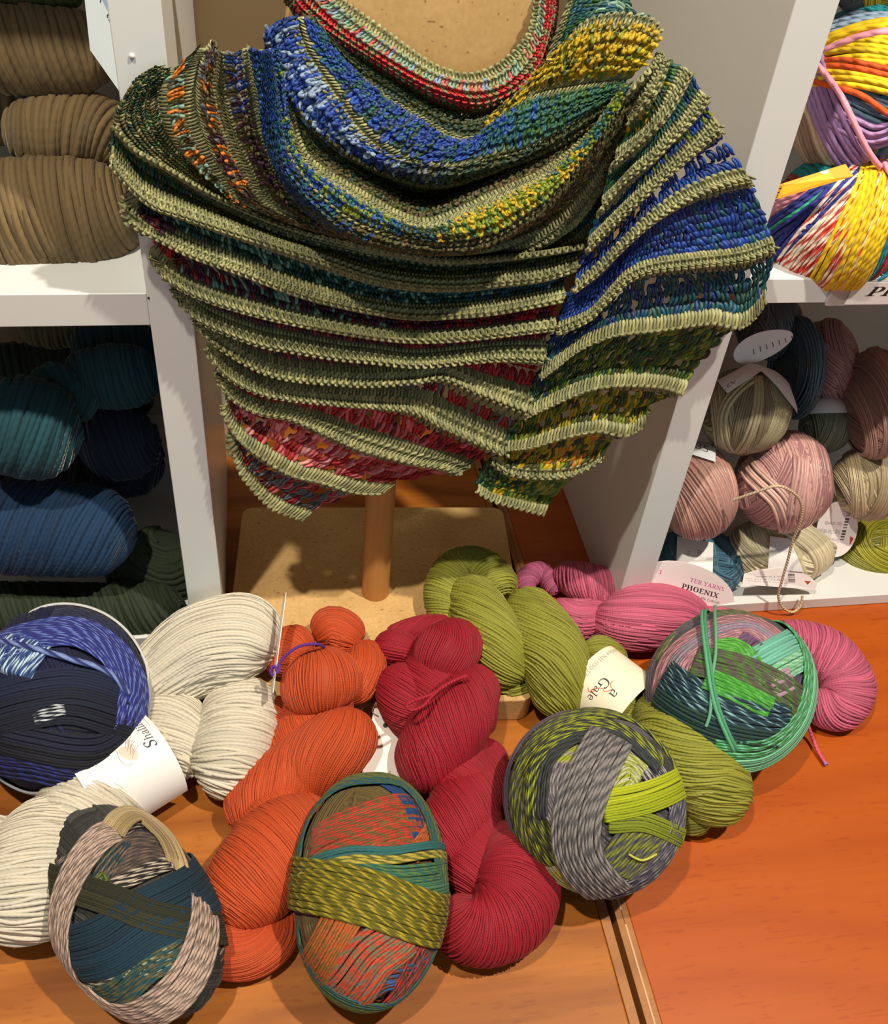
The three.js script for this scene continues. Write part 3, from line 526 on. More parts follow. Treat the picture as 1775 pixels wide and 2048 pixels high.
yarnBall('grey, charcoal and lime marled yarn ball in front of the green hank', { c: [1189, 1604], w: 180, h: 186, tilt: -24, thick: 0.84 }, [C(84, 80, 84), C(60, 60, 64)], [
  { p: [[1370, 1600], [1362, 1680], [1320, 1745], [1240, 1785], [1150, 1770]], w: 60, n: 7, c: [M2(C(150, 150, 44), C(156, 148, 130))], e: 0.4 },
  { p: [[1035, 1700], [1012, 1590], [1030, 1490], [1080, 1440]], w: 46, n: 6, c: [C(84, 72, 84), C(70, 62, 74)], e: 0.5 },
  { p: [[1050, 1660], [1042, 1570], [1085, 1480], [1165, 1432], [1260, 1440], [1330, 1500]], w: 66, n: 7, c: [M2(C(140, 148, 16), C(40, 44, 40)), M2(C(52, 56, 54), C(120, 130, 20))], e: 0.5 },
  { p: [[1115, 1690], [1080, 1640], [1072, 1600]], w: 60, n: 7, c: [M2(C(104, 112, 20), C(44, 46, 36))], e: 0.3 },
  { p: [[1110, 1560], [1150, 1525], [1200, 1510]], w: 80, n: 9, c: [M2(C(150, 156, 30), C(150, 146, 120))], e: 0.1 },
  { p: [[1230, 1500], [1280, 1530], [1330, 1580]], w: 60, n: 7, c: [M2(C(52, 54, 62), C(168, 164, 160))], e: 0.2 },
  { p: [[1210, 1580], [1250, 1540], [1280, 1560]], w: 60, n: 7, c: [M2(C(176, 176, 140), C(140, 148, 30))], e: 0.0 },
  { p: [[1240, 1730], [1270, 1690], [1300, 1660]], w: 90, n: 10, c: [M2(C(112, 118, 40), C(70, 72, 80))], e: 0.1 },
  { p: [[1240, 1770], [1310, 1720], [1345, 1640]], w: 50, n: 6, c: [M2(C(56, 58, 76), C(120, 116, 116))], e: 0.3 },
  { p: [[1110, 1540], [1105, 1590], [1140, 1660]], w: 60, n: 8, c: [M2(C(132, 126, 126), C(92, 88, 96))], e: 0.05, fan: 0.7 },
  { p: [[1225, 1645], [1285, 1645], [1350, 1672]], w: 34, n: 6, c: [C(112, 124, 22), C(124, 134, 30)], e: 0.05 },
  { p: [[1220, 1612], [1280, 1600], [1345, 1572]], w: 54, n: 8, c: [C(146, 158, 14), C(160, 168, 20)], e: 0.1 },
  { p: [[1080, 1600], [1092, 1530], [1145, 1480], [1220, 1470], [1290, 1515]], w: 48, n: 6, c: [M2(C(52, 58, 60), C(36, 40, 42)), M2(C(44, 48, 48), C(140, 150, 24))], e: 0.2 },
  { p: [[1215, 1490], [1180, 1560], [1155, 1640], [1160, 1710], [1210, 1770]], w: 84, n: 10, c: [M2(C(126, 120, 118), C(80, 78, 80))], e: 0.1 },
  { p: [[1250, 1700], [1275, 1712], [1300, 1700]], w: 3.5, n: 1, c: [C(180, 180, 80)], l: 0.006 },
]);
yarnBall('mint, mauve and dark green yarn ball resting against the pink hank', { c: [1455, 1387], w: 167, h: 166, tilt: 10, thick: 0.9 }, [C(84, 76, 92), C(70, 72, 80)], [
  { p: [[1330, 1480], [1420, 1530], [1520, 1545], [1590, 1500]], w: 60, n: 7, c: [M2(C(96, 82, 100), C(70, 66, 84))], e: 0.5 },
  { p: [[1390, 1245], [1320, 1300], [1296, 1380], [1315, 1460]], w: 60, n: 7, c: [M2(C(84, 76, 92), C(104, 92, 100))], e: 0.5 },
  { p: [[1325, 1300], [1380, 1246], [1450, 1228], [1500, 1240]], w: 44, n: 6, c: [M2(C(66, 96, 44), C(120, 110, 84))], e: 0.2 },
  { p: [[1340, 1370], [1355, 1320], [1420, 1272], [1500, 1256], [1560, 1300]], w: 84, n: 10, c: [M2(C(150, 104, 122), C(180, 134, 140)), M2(C(156, 124, 150), C(130, 130, 140)), M2(C(170, 120, 126), C(140, 96, 104))], e: 0.2 },
  { p: [[1462, 1330], [1490, 1300], [1510, 1280]], w: 50, n: 6, c: [M2(C(112, 76, 110), C(90, 70, 96))], e: 0.0 },
  { p: [[1500, 1350], [1545, 1325], [1590, 1300]], w: 86, n: 10, c: [M2(C(112, 180, 136), C(150, 200, 168)), C(110, 180, 160)], e: 0.2 },
  { p: [[1440, 1302], [1470, 1302], [1500, 1330]], w: 44, n: 6, c: [M2(C(60, 140, 44), C(96, 168, 70))], e: 0.05 },
  { p: [[1545, 1375], [1570, 1360]], w: 40, n: 4, c: [C(158, 128, 148)], e: 0.05 },
  { p: [[1410, 1330], [1490, 1350], [1580, 1400]], w: 66, n: 7, c: [M2(C(84, 74, 72), C(70, 112, 40))], e: 0.15 },
  { p: [[1340, 1385], [1420, 1430], [1540, 1455]], w: 96, n: 10, c: [M2(C(24, 56, 60), C(30, 60, 44)), M2(C(22, 48, 62), C(120, 160, 160), 0.68)], e: 0.2 },
  { p: [[1420, 1365], [1470, 1385], [1525, 1412]], w: 42, n: 5, c: [M2(C(56, 140, 44), C(84, 160, 64))], e: 0.05 },
  { p: [[1600, 1290], [1612, 1370], [1590, 1445], [1530, 1500], [1460, 1510]], w: 70, n: 9, c: [M2(C(96, 168, 128), C(56, 134, 70)), C(104, 172, 134)], e: 0.4 },
  { p: [[1432, 1224], [1432, 1300], [1424, 1370], [1420, 1420], [1412, 1450]], w: 5, n: 1, c: [C(96, 160, 124)], l: 0.006 },
  { p: [[1412, 1224], [1416, 1320], [1434, 1420], [1468, 1500]], w: 12, n: 2, k: 1, c: [C(84, 156, 118), C(70, 140, 104)], l: 0.006 },
]);

// ---------------------------------------------------------------- display stand
const stand = thing('bust_stand', 'fibreboard bust display stand with wooden dowel post and square base', 'display stand');
{
  const bl = onY(487, 1015, b), br = onY(1003, 1015, b), fR = onY(1066, 1398, b), fL = bl.clone().add(fR).sub(br);
  const corners = [bl, br, fR, fL].map(p => new THREE.Vector2(p.x, -p.z)), cc = new THREE.Vector2(); corners.forEach(c => cc.add(c)); cc.multiplyScalar(0.25);
  const sh = new THREE.Shape(), R = 0.012, n = 4;
  for (let i = 0; i < n; i++) { const p = corners[i], a = corners[(i + 3) % n], c = corners[(i + 1) % n], d0 = a.clone().sub(p).normalize().multiplyScalar(R).add(p), d1 = c.clone().sub(p).normalize().multiplyScalar(R).add(p); i ? sh.lineTo(d0.x, d0.y) : sh.moveTo(d0.x, d0.y); sh.quadraticCurveTo(p.x, p.y, d1.x, d1.y); }
  sh.closePath();
  const g = new THREE.ExtrudeGeometry(sh, { depth: b - 0.0025, bevelEnabled: true, bevelThickness: 0.001, bevelSize: 0.001, bevelSegments: 2, curveSegments: 8 }); g.rotateX(-Math.PI / 2); g.translate(0, 0.0012, 0);
  part('base_board', g, matMdf, stand);
  const dp = onY(753, 1203, b), top = 0.40, dw = new THREE.CylinderGeometry(0.0125, 0.0125, top - b, 40); dw.translate(dp.x, (top + b) / 2, dp.z - 0.0125);
  { const p = dw.attributes.position, uv = dw.attributes.uv; for (let i = 0; i < p.count; i++) uv.setXY(i, p.getY(i), Math.atan2(p.getZ(i) - dp.z + 0.0125, p.getX(i) - dp.x) * 0.0125); }
  part('dowel_post', dw, matDowel, stand);
  const zb = dp.z - 0.0125, xc = 0.115, s2 = new THREE.Shape();
  // neck, shoulders and chest cut from board
  s2.moveTo(0.022, 0.64); s2.lineTo(0.022, 0.53); s2.bezierCurveTo(0.022, 0.49, 0.0, 0.478, -0.022, 0.468); s2.bezierCurveTo(-0.036, 0.455, -0.036, 0.41, -0.03, 0.36); s2.bezierCurveTo(-0.01, 0.30, 0.03, 0.285, 0.10, 0.278);
  s2.bezierCurveTo(0.18, 0.278, 0.235, 0.30, 0.252, 0.36); s2.bezierCurveTo(0.265, 0.42, 0.262, 0.45, 0.248, 0.468); s2.bezierCurveTo(0.21, 0.485, 0.172, 0.50, 0.172, 0.53); s2.lineTo(0.172, 0.64); s2.bezierCurveTo(0.14, 0.66, 0.06, 0.66, 0.022, 0.64);
  const g2 = new THREE.ExtrudeGeometry(s2, { depth: 0.012, bevelEnabled: true, bevelThickness: 0.001, bevelSize: 0.001, bevelSegments: 1, curveSegments: 16 }); g2.translate(0, 0, zb - 0.013);
  part('bust_board', g2, matMdf, stand);
}

// ---------------------------------------------------------------- yarn in the left cubes
const shelfHank = (label, lobes, o) => { const t = hank('yarn_skein', label, lobes, o); t.userData.category = 'yarn skein'; return t; };
const BRN = C(112, 92, 60), matWool = yarnMat({ rough: 0.9, sheen: 0.2, bump: 0.0002 });
shelfHank('taupe brown wool skein in front on the upper left shelf', [
  { z: -0.70, pts: [[10, 280, 60], [110, 262, 74], [205, 268, 70], [262, 300, 50]], slant: -12 },
  { z: -0.66, pts: [[-110, 430, 80], [-10, 440, 110], [110, 432, 112], [210, 430, 100], [285, 420, 60]], slant: 6, flat: 1 },
], { col: BRN, sp: 11, mat: matWool, vary: 0.16 });
shelfHank('taupe brown wool skein lying on top of the front skein, upper left shelf', [
  { z: -0.72, pts: [[-120, 90, 60], [-20, 100, 80], [90, 105, 84], [180, 110, 74], [235, 130, 50]], slant: 14 },
], { col: BRN, sp: 12, mat: matWool, vary: 0.16 });
shelfHank('dark olive wool skein at the very top of the left shelf', [
  { z: -0.75, pts: [[-80, -20, 40], [60, -28, 46], [170, -30, 40]], slant: 10 },
], { col: C(70, 78, 36), sp: 11, mat: matWool });
shelfHank('shadowed brown wool skein behind, at the left edge of the upper shelf', [
  { z: -0.80, pts: [[-110, 210, 60], [-10, 215, 70], [60, 225, 56]], slant: 10 },
], { col: BRN, sp: 11, mat: matWool });
{ const tx = canvasTex(256, 512, (g, w, h) => { g.fillStyle = '#dfe8ea'; g.fillRect(0, 0, w, h); g.fillStyle = '#9fb0cf'; g.beginPath(); g.moveTo(60, 0); g.lineTo(256, 0); g.lineTo(256, 250); g.closePath(); g.fill(); g.fillStyle = '#1f2840'; g.font = 'bold 54px sans-serif'; g.save(); g.translate(140, 30); g.rotate(0.95); g.fillText('fr', 0, 0); g.fillText('p', 110, 0); g.translate(-60, 60); g.fillText('r K', 30, 0); g.fillText('tBi', 160, 0); g.restore(); });
  const t = thing('paper_label', 'pale blue printed paper label hanging in the upper left cube', 'label');
  card('label_card', t, [onZ(165, -40, -0.62), onZ(240, -40, -0.625), onZ(247, 195, -0.605), onZ(180, 100, -0.61)], rect, tx); }
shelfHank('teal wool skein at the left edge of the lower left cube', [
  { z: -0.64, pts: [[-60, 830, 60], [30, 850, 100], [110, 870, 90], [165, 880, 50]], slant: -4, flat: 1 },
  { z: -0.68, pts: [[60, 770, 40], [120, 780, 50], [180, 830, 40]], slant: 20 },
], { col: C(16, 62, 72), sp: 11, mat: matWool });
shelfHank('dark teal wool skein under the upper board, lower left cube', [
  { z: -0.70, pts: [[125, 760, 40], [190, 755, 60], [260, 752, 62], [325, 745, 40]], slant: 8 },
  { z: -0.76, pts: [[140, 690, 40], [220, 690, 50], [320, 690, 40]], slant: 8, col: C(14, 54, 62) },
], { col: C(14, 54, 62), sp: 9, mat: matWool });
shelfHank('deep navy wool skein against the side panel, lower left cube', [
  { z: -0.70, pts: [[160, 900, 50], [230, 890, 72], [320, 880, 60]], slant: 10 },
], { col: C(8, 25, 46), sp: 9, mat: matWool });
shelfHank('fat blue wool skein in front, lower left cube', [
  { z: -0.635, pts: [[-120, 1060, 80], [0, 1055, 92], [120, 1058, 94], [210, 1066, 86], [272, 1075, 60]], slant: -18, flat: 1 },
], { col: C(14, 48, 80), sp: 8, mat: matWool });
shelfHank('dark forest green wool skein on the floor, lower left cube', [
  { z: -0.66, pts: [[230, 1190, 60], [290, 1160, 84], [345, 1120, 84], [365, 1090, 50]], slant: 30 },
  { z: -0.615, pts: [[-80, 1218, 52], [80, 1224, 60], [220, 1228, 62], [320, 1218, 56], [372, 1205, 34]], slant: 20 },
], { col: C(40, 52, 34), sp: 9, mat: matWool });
shelfHank('grey green wool skein tucked at the top of the lower left cube', [
  { z: -0.78, pts: [[40, 660, 26], [110, 664, 32], [170, 664, 24]], slant: 8 },
], { col: C(78, 82, 56), sp: 9, mat: matWool });

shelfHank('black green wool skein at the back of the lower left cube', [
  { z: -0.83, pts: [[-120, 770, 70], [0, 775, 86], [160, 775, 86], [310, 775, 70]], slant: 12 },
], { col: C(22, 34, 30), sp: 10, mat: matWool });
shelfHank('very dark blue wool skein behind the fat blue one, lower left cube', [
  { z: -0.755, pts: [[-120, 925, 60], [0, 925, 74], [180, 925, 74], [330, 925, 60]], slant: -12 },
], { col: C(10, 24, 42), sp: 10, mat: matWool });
// ---------------------------------------------------------------- yarn in the right cubes
function shelfBall(label, o, col, bands = [], opt = {}) {
  const t = thing('yarn_ball', label, 'yarn ball', opt.group), sh = ballShape(o), S = new Strands(); ballCore(S, sh, col[0]);
  const n = o.rings ?? 12;
  for (let i = 0; i < 7; i++) ring(S, sh, new V3(rr(-1, 1), rr(-1, 1), rr(-1, 1)), rr(-0.2, 0.2), { w: 0.8 * sh.mean / sh.m, n: 12, cols: [col[i % col.length]], lift: -0.0012, seg: 40 });
  for (let i = 0; i < n; i++) { const dir = o.dir ?? [1, 0.2, 0.1], ax = new V3(dir[0] + rr(-0.45, 0.45), dir[1] + rr(-0.45, 0.45), dir[2] + rr(-0.3, 0.3)); ring(S, sh, ax, rr(-0.8, 0.8), { w: rr(0.35, 0.7) * sh.mean / sh.m, n: o.rn ?? 9, cols: [col[i % col.length]], lift: -0.0004 + i * 0.00022, seg: 44 }); }
  S.build('inner_winding', opt.mat ?? matYarnSilk, t).userData.kind = 'stuff';
  bands.forEach((bd, i) => windBand(t, sh, bd, opt.mat ?? matYarnSilk, bd.l ?? 0.002 + i * 0.0004, bd.e ?? 0.3));
  return { t, sh };
}
// label pressed onto a ball
function ballLabel(parent, sh, quad, tex, lift = 0.006) {
  const N = 10, p = [], uv = [], ix = [];
  for (let i = 0; i <= N; i++) for (let j = 0; j <= N; j++) { const u = j / N, v = i / N, x = lerp(lerp(quad[0][0], quad[1][0], u), lerp(quad[3][0], quad[2][0], u), v), y = lerp(lerp(quad[0][1], quad[1][1], u), lerp(quad[3][1], quad[2][1], u), v), q = sh.at(sh.hit(x, y), lift); p.push(q.x, q.y, q.z); uv.push(u, 1 - v); }
  for (let i = 0; i < N; i++) for (let j = 0; j < N; j++) { const a = i * (N + 1) + j, c = a + N + 1; ix.push(a, c, a + 1, c, c + 1, a + 1); }
  const g = new THREE.BufferGeometry(); g.setAttribute('position', new THREE.Float32BufferAttribute(p, 3)); g.setAttribute('uv', new THREE.Float32BufferAttribute(uv, 2)); g.setIndex(ix); g.computeVertexNormals();
  return part('paper_label', g, tex ? new THREE.MeshStandardMaterial({ map: tex, roughness: 0.5, side: THREE.DoubleSide }) : matPaper, parent);
}
const YEL = C(226, 190, 18), ORG = C(214, 84, 22), LIL = C(164, 128, 176), PNK = C(226, 150, 170), SKY = C(150, 176, 204), TEAL = C(20, 132, 140), TAN = C(150, 124, 90), CRM = C(214, 190, 158), SLT = C(92, 116, 138), NAV = C(44, 50, 134), MINT = C(44, 158, 116), SCAR = C(206, 54, 40), WHT = C(232, 216, 196);
const matAcrylic = yarnMat({ rough: 0.8, bump: 0.0008 });
shelfBall('rainbow acrylic yarn ball on top, upper right cube', { c: [1725, 180], w: 150, h: 165, z: -0.66, rings: 4, rn: 7 }, [TAN, TEAL, SLT], [
  { p: [[1620, 60], [1680, 32], [1760, 28]], w: 26, n: 2, c: [TEAL] },
  { p: [[1622, 90], [1690, 60], [1775, 48]], w: 40, n: 3, c: [SKY] },
  { p: [[1690, 135], [1740, 110], [1800, 100]], w: 60, n: 5, c: [TAN] },
  { p: [[1700, 200], [1760, 190], [1800, 170]], w: 70, n: 5, c: [C(52, 132, 140), C(120, 96, 70)] },
  { p: [[1630, 120], [1690, 88], [1775, 70]], w: 32, n: 2, c: [PNK, YEL], l: 0.0075 },
  { p: [[1640, 122], [1710, 108], [1780, 115]], w: 50, n: 4, c: [YEL], l: 0.007 },
  { p: [[1645, 150], [1710, 152], [1785, 170]], w: 44, n: 3, c: [YEL, YEL, ORG], l: 0.008 },
  { p: [[1660, 172], [1720, 190], [1770, 222], [1800, 222]], w: 9, n: 1, c: [ORG], l: 0.010 },
  { p: [[1690, 200], [1740, 225], [1790, 240]], w: 60, n: 5, c: [SLT], l: 0.0055 },
  { p: [[1640, 300], [1620, 240], [1600, 200]], w: 110, n: 8, c: [CRM, C(170, 138, 112), C(196, 166, 140)], l: 0.0055 },
  { p: [[1640, 140], [1660, 210], [1700, 290]], w: 54, n: 4, c: [LIL, C(150, 112, 160)], l: 0.008 },
  { p: [[1700, 245], [1740, 262], [1780, 250]], w: 40, n: 3, c: [LIL], l: 0.008 },
  { p: [[1640, 125], [1690, 190], [1735, 280]], w: 9, n: 1, c: [PNK], l: 0.011 },
], { mat: matAcrylic });
shelfBall('rainbow acrylic yarn ball with an orange wrapper, upper right cube', { c: [1672, 440], w: 138, h: 130, z: -0.625, rings: 4, rn: 7 }, [TEAL, C(170, 50, 40), YEL], [
  { p: [[1560, 480], [1590, 440], [1680, 380]], w: 30, n: 3, c: [MINT, NAV, MINT] },
  { p: [[1555, 420], [1600, 400], [1690, 360]], w: 24, n: 2, c: [PNK] },
  { p: [[1545, 470], [1610, 420], [1720, 350]], w: 34, n: 3, c: [NAV, MINT, NAV], l: 0.006 },
  { p: [[1560, 510], [1620, 440], [1725, 345]], w: 30, n: 3, c: [NAV], l: 0.0065 },
  { p: [[1585, 540], [1650, 450], [1735, 350]], w: 60, n: 6, c: [[SCAR, WHT, 0.45], [WHT, SCAR, 0.7]], l: 0.0065, pitch: 6 },
  { p: [[1630, 570], [1690, 480], [1745, 350]], w: 60, n: 6, c: [[WHT, SCAR, 0.6], [SCAR, WHT, 0.4], YEL], l: 0.007, pitch: 7 },
  { p: [[1660, 570], [1720, 480], [1750, 350]], w: 70, n: 6, c: [YEL], l: 0.0075 },
  { p: [[1720, 565], [1760, 500], [1765, 400]], w: 44, n: 4, c: [C(170, 40, 40), TEAL] },
  { p: [[1650, 572], [1720, 560], [1800, 470]], w: 9, n: 1, c: [YEL], l: 0.011 },
  { p: [[1740, 565], [1780, 520], [1800, 460]], w: 40, n: 3, c: [C(24, 140, 170)], l: 0.008 },
  { p: [[1745, 300], [1746, 350], [1780, 410]], w: 9, n: 1, c: [PNK], l: 0.011 },
], { mat: matAcrylic });
{ const t = thing('paper_wrapper', 'orange yarn wrapper with black lettering between the rainbow balls', 'label');
  const tx = canvasTex(512, 160, (g, w, h) => { g.fillStyle = '#f2a71c'; g.fillRect(0, 0, w, h); g.fillStyle = '#f7c226'; g.fillRect(60, 40, 330, 90); g.fillStyle = '#fff3d8'; g.beginPath(); g.moveTo(330, 0); g.lineTo(386, 0); g.lineTo(376, 40); g.lineTo(340, 40); g.fill(); g.fillStyle = '#3a1e08'; g.save(); g.translate(40, 150); g.rotate(-Math.PI / 2 + 0.1); g.font = 'bold italic 76px serif'; g.fillText('SIT', 0, 0); g.restore(); });
  card('wrapper_band', t, [onZ(1548, 372, -0.59), onZ(1690, 328, -0.588), onZ(1706, 352, -0.582), onZ(1540, 402, -0.588)], rect, tx); }
shelfBall('grey rainbow yarn ball peeking in at the top right corner', { c: [1740, -10], w: 70, h: 46, z: -0.68, rings: 6 }, [C(70, 80, 84), C(150, 124, 20)], [], { mat: matYarnSoft });
{ const t = thing('shelf_label', 'clear shelf label holder with a white name card, upper right shelf edge', 'label');
  const z = Z_FRONT + 0.003, tx = canvasTex(512, 160, (g, w, h) => { g.fillStyle = '#d6cfcd'; g.fillRect(0, 0, w, h); g.fillStyle = '#241a1a'; g.font = 'italic bold 96px serif'; g.fillText('Phe', 62, 100); });
  const A = onZ(1650, 612, z), B = onZ(1700, 570, z), x2 = A.x + 0.14;
  part('holder', box(A.x, x2, A.y, YR1 + 0.0, z - 0.0024, z, 0.0004), new THREE.MeshPhysicalMaterial({ color: 0xe6e0de, roughness: 0.15, transmission: 0.6, thickness: 0 }), t);
  const P0 = onZ(1703, 580, z).x, y0 = A.y + 0.0015;
  card('name_card', t, [new V3(P0, YR1 - 0.001, z + 0.0006), new V3(P0 + 0.10, YR1 - 0.001, z + 0.0006), new V3(P0 + 0.10, y0, z + 0.0006), new V3(P0 - 0.002, y0, z + 0.0006)], rect, tx); }

const G = 'ribbon yarn balls in the lower right cube';
const RO = C(176, 134, 124), ROD = C(148, 108, 104), OLV = C(138, 128, 98), BEI = C(168, 152, 120), BLU = C(70, 112, 134), CRE = C(206, 196, 158), LIM = C(128, 124, 20), GRY = C(90, 92, 92), SAGE = C(128, 136, 112);
const silk = { mat: matYarnSilk, group: G };
shelfBall('dark slate ribbon yarn ball at the back, below the shelf edge', { c: [1540, 650], w: 66, h: 66, z: -0.76, rn: 7 }, [GRY, C(70, 74, 78)], [], silk);
shelfBall('dusty rose ribbon yarn ball at the back beside the slate blue one', { c: [1655, 725], w: 64, h: 86, z: -0.74, rn: 8, dir: [0.3, 1, 0.2] }, [ROD, C(160, 118, 110)], [], silk);
shelfBall('slate blue ribbon yarn bundle hanging down between the pink balls', { c: [1592, 735], w: 50, h: 100, z: -0.715, rn: 8, dir: [1, 0.1, 0.1] }, [C(64, 88, 98), C(74, 98, 108)], [], silk);
shelfBall('pale rose ribbon yarn ball at the right edge', { c: [1752, 805], w: 68, h: 110, z: -0.67, rn: 9, dir: [0.4, 1, 0] }, [RO, C(162, 130, 122), C(186, 146, 132)], [], silk);
const eB = shelfBall('olive beige ribbon yarn ball with a label collar, beside the white post', { c: [1490, 822], w: 92, h: 84, z: -0.66, rn: 9, dir: [1, 0.1, 0.2] }, [OLV, C(150, 142, 110), C(124, 114, 88)], [{ p: [[1455, 890], [1450, 820], [1490, 770]], w: 20, n: 2, c: [C(168, 158, 126)] }, { p: [[1480, 895], [1510, 830], [1515, 770]], w: 18, n: 2, c: [C(160, 150, 120)] }], silk);
const fB = shelfBall('sage green ribbon yarn ball half hidden at the centre back', { c: [1650, 850], w: 56, h: 52, z: -0.70, rn: 8 }, [SAGE, C(116, 124, 100)], [], silk);
const hB = shelfBall('rose ribbon yarn ball touching the white post', { c: [1392, 985], w: 84, h: 92, z: -0.635, rn: 10, dir: [1, 0.35, 0] }, [RO, C(190, 144, 130), C(160, 118, 108)], [], silk);
shelfBall('mauve rose ribbon yarn ball at the centre with a looped tail', { c: [1566, 962], w: 100, h: 98, z: -0.635, rn: 10, dir: [1, 0, 0.1] }, [C(180, 136, 134), C(162, 116, 118), C(196, 152, 144)], [{ p: [[1500, 940], [1560, 1000], [1580, 1055]], w: 40, n: 4, c: [C(196, 158, 146)] }, { p: [[1600, 940], [1590, 1000], [1575, 1055]], w: 30, n: 3, c: [C(188, 146, 140)] }], silk);
shelfBall('beige ribbon yarn ball at the right edge above the olive one', { c: [1740, 965], w: 78, h: 72, z: -0.645, rn: 9, dir: [1, 0.2, 0] }, [BEI, C(150, 134, 104), C(182, 166, 132)], [], silk);
const jB = shelfBall('steel blue ribbon yarn ball on the shelf floor by the post', { c: [1388, 1132], w: 94, h: 74, z: -0.632, rn: 7, dir: [0.2, 1, 0.2] }, [BLU, C(58, 98, 122), C(86, 128, 148)], [], silk);
const kB = shelfBall('cream ribbon yarn ball on the shelf floor with a hanging label', { c: [1560, 1098], w: 108, h: 68, z: -0.635, rn: 8, dir: [0.7, 0.7, 0.1] }, [CRE, C(190, 180, 146), C(220, 210, 176)], [{ p: [[1590, 1060], [1640, 1100], [1645, 1150]], w: 60, n: 6, c: [C(212, 200, 166)] }], silk);
const lB = shelfBall('olive green ribbon yarn ball at the lower right edge', { c: [1755, 1105], w: 100, h: 70, z: -0.65, rn: 9, dir: [0.2, 1, 0.3] }, [LIM, C(112, 108, 16), C(146, 140, 30)], [], silk);
{ // labels of the ribbon balls
  const small = (lines, o = {}) => canvasTex(256, 256, (g, w, h) => { g.fillStyle = o.bg ?? '#e9e3df'; g.fillRect(0, 0, w, h); g.fillStyle = '#4a4648'; lines.forEach(([t, x, y, s, r]) => { g.save(); g.translate(x, y); g.rotate(r ?? 0); g.font = `${s}px sans-serif`; g.fillText(t, 0, 0); g.restore(); }); });
  ballLabel(eB.t, eB.sh, [[1440, 770], [1500, 738], [1520, 752], [1458, 792]], small([['427', 90, 130, 70, 3.0]]));
  ballLabel(eB.t, eB.sh, [[1500, 738], [1560, 760], [1585, 832], [1540, 775]], null);
  ballLabel(hB.t, hB.sh, [[1382, 885], [1425, 900], [1425, 932], [1375, 915]], small([['35', 60, 150, 120, 0.1]], { bg: '#dfe4ea' }));
  ballLabel(fB.t, fB.sh, [[1625, 795], [1685, 790], [1690, 830], [1625, 832]], null);
  const jt = canvasTex(256, 300, (g, w, h) => { g.fillStyle = '#f4f1f0'; g.fillRect(0, 0, w, h); g.fillStyle = '#5a5658'; g.font = '40px sans-serif'; g.save(); g.translate(170, 150); g.rotate(-1.5); g.fillText('102', 0, 0); g.restore(); g.font = '24px sans-serif'; g.save(); g.translate(90, 160); g.rotate(-1.5); g.fillText('E 6 2', 0, 0); g.restore(); });
  ballLabel(jB.t, jB.sh, [[1357, 1084], [1419, 1094], [1417, 1150], [1354, 1140]], jt, 0.008);
  const ph = canvasTex(640, 400, (g, w, h) => { g.fillStyle = '#f6f1f2'; g.fillRect(0, 0, w, h); g.fillStyle = '#c03088'; g.font = '43px serif'; g.fillText('TER YARNS', 322, 132); g.fillText('1', 118, 140); g.fillStyle = '#181416'; g.font = 'bold 52px serif'; g.fillText('PHOENIX', 280, 196); g.font = '28px serif'; g.fillText('54% Cotton', 400, 238); });
  const t1 = thing('yarn_label', 'white oval label reading Phoenix in front of the steel blue ball', 'label');
  card('label_card', t1, [onZ(1288, 1100, -0.594), onZ(1480, 1156, -0.594), onZ(1452, 1256, -0.582), onZ(1260, 1200, -0.582)], oval(), ph);
  const lab = (rev) => canvasTex(512, 300, (g, w, h) => { g.fillStyle = '#efe6e4'; g.fillRect(0, 0, w, h); g.fillStyle = '#6a6466'; g.save(); g.translate(300, 110); g.rotate(Math.PI); g.font = '28px serif'; g.fillText('Size 1 or needle', 0, 0); g.fillText('50 gr 1.75oz 100 yds', 0, -44); g.fillText('Viscose 54% cotton', 0, -88); g.restore(); g.fillStyle = '#55504f'; for (let i = 0; i < 9; i++) g.fillRect(340 - i * 4, 70 + i * 16, 50, 4 + (i * 7) % 9); g.fillStyle = '#b8402c'; g.beginPath(); g.moveTo(430, 180); g.lineTo(480, 190); g.lineTo(440, 230); g.fill(); });
  const t2 = thing('yarn_label', 'white printed label with a barcode lying below the cream ball', 'label');
  card('label_card', t2, [onZ(1480, 1140, -0.598), onZ(1612, 1132, -0.598), onZ(1640, 1180, -0.59), onZ(1480, 1170, -0.59)], [[0.05, 0.25], [0.3, 0.02], [0.6, 0], [0.85, 0.2], [0.97, 0.45], [1, 0.75], [0.93, 1], [0.02, 0.95]], lab());
  ballLabel(kB.t, kB.sh, [[1537, 1078], [1572, 1082], [1598, 1135], [1533, 1130]], null, 0.008);
  const t3 = thing('yarn_label', 'white rounded label with small print between the cream and olive balls', 'label');
  card('label_card', t3, [onZ(1640, 1000, -0.64), onZ(1722, 1005, -0.645), onZ(1705, 1118, -0.62), onZ(1625, 1110, -0.62)], oval(), lab());
  const t4 = thing('yarn_label', 'white oval label in shadow under the shelf board', 'label');
  card('label_card', t4, [onZ(1462, 680, -0.69), onZ(1580, 648, -0.70), onZ(1590, 690, -0.69), onZ(1470, 745, -0.68)], oval(), small([['||||||||', 70, 170, 50, 0]]));
  const S = new Strands(), tail = thing('yarn_tail', 'cream yarn tail looping down over the shelf edge', 'yarn');
  const c = new THREE.CatmullRomCurve3([[1466, 1000, -0.588], [1510, 985, -0.578], [1552, 972, -0.572], [1585, 985, -0.574], [1602, 1010, -0.578], [1598, 1050, -0.58], [1585, 1080, -0.582], [1575, 1120, -0.582], [1562, 1165, -0.581], [1556, 1195, -0.580], [1566, 1216, -0.578], [1585, 1224, -0.578], [1600, 1212, -0.580], [1604, 1192, -0.584]].map(([x, y, z]) => onZ(x, y, z)));
  S.cord(c.getPoints(140), 0.0013, C(206, 184, 150), 2.6); S.build('strand', matCord, tail);
}

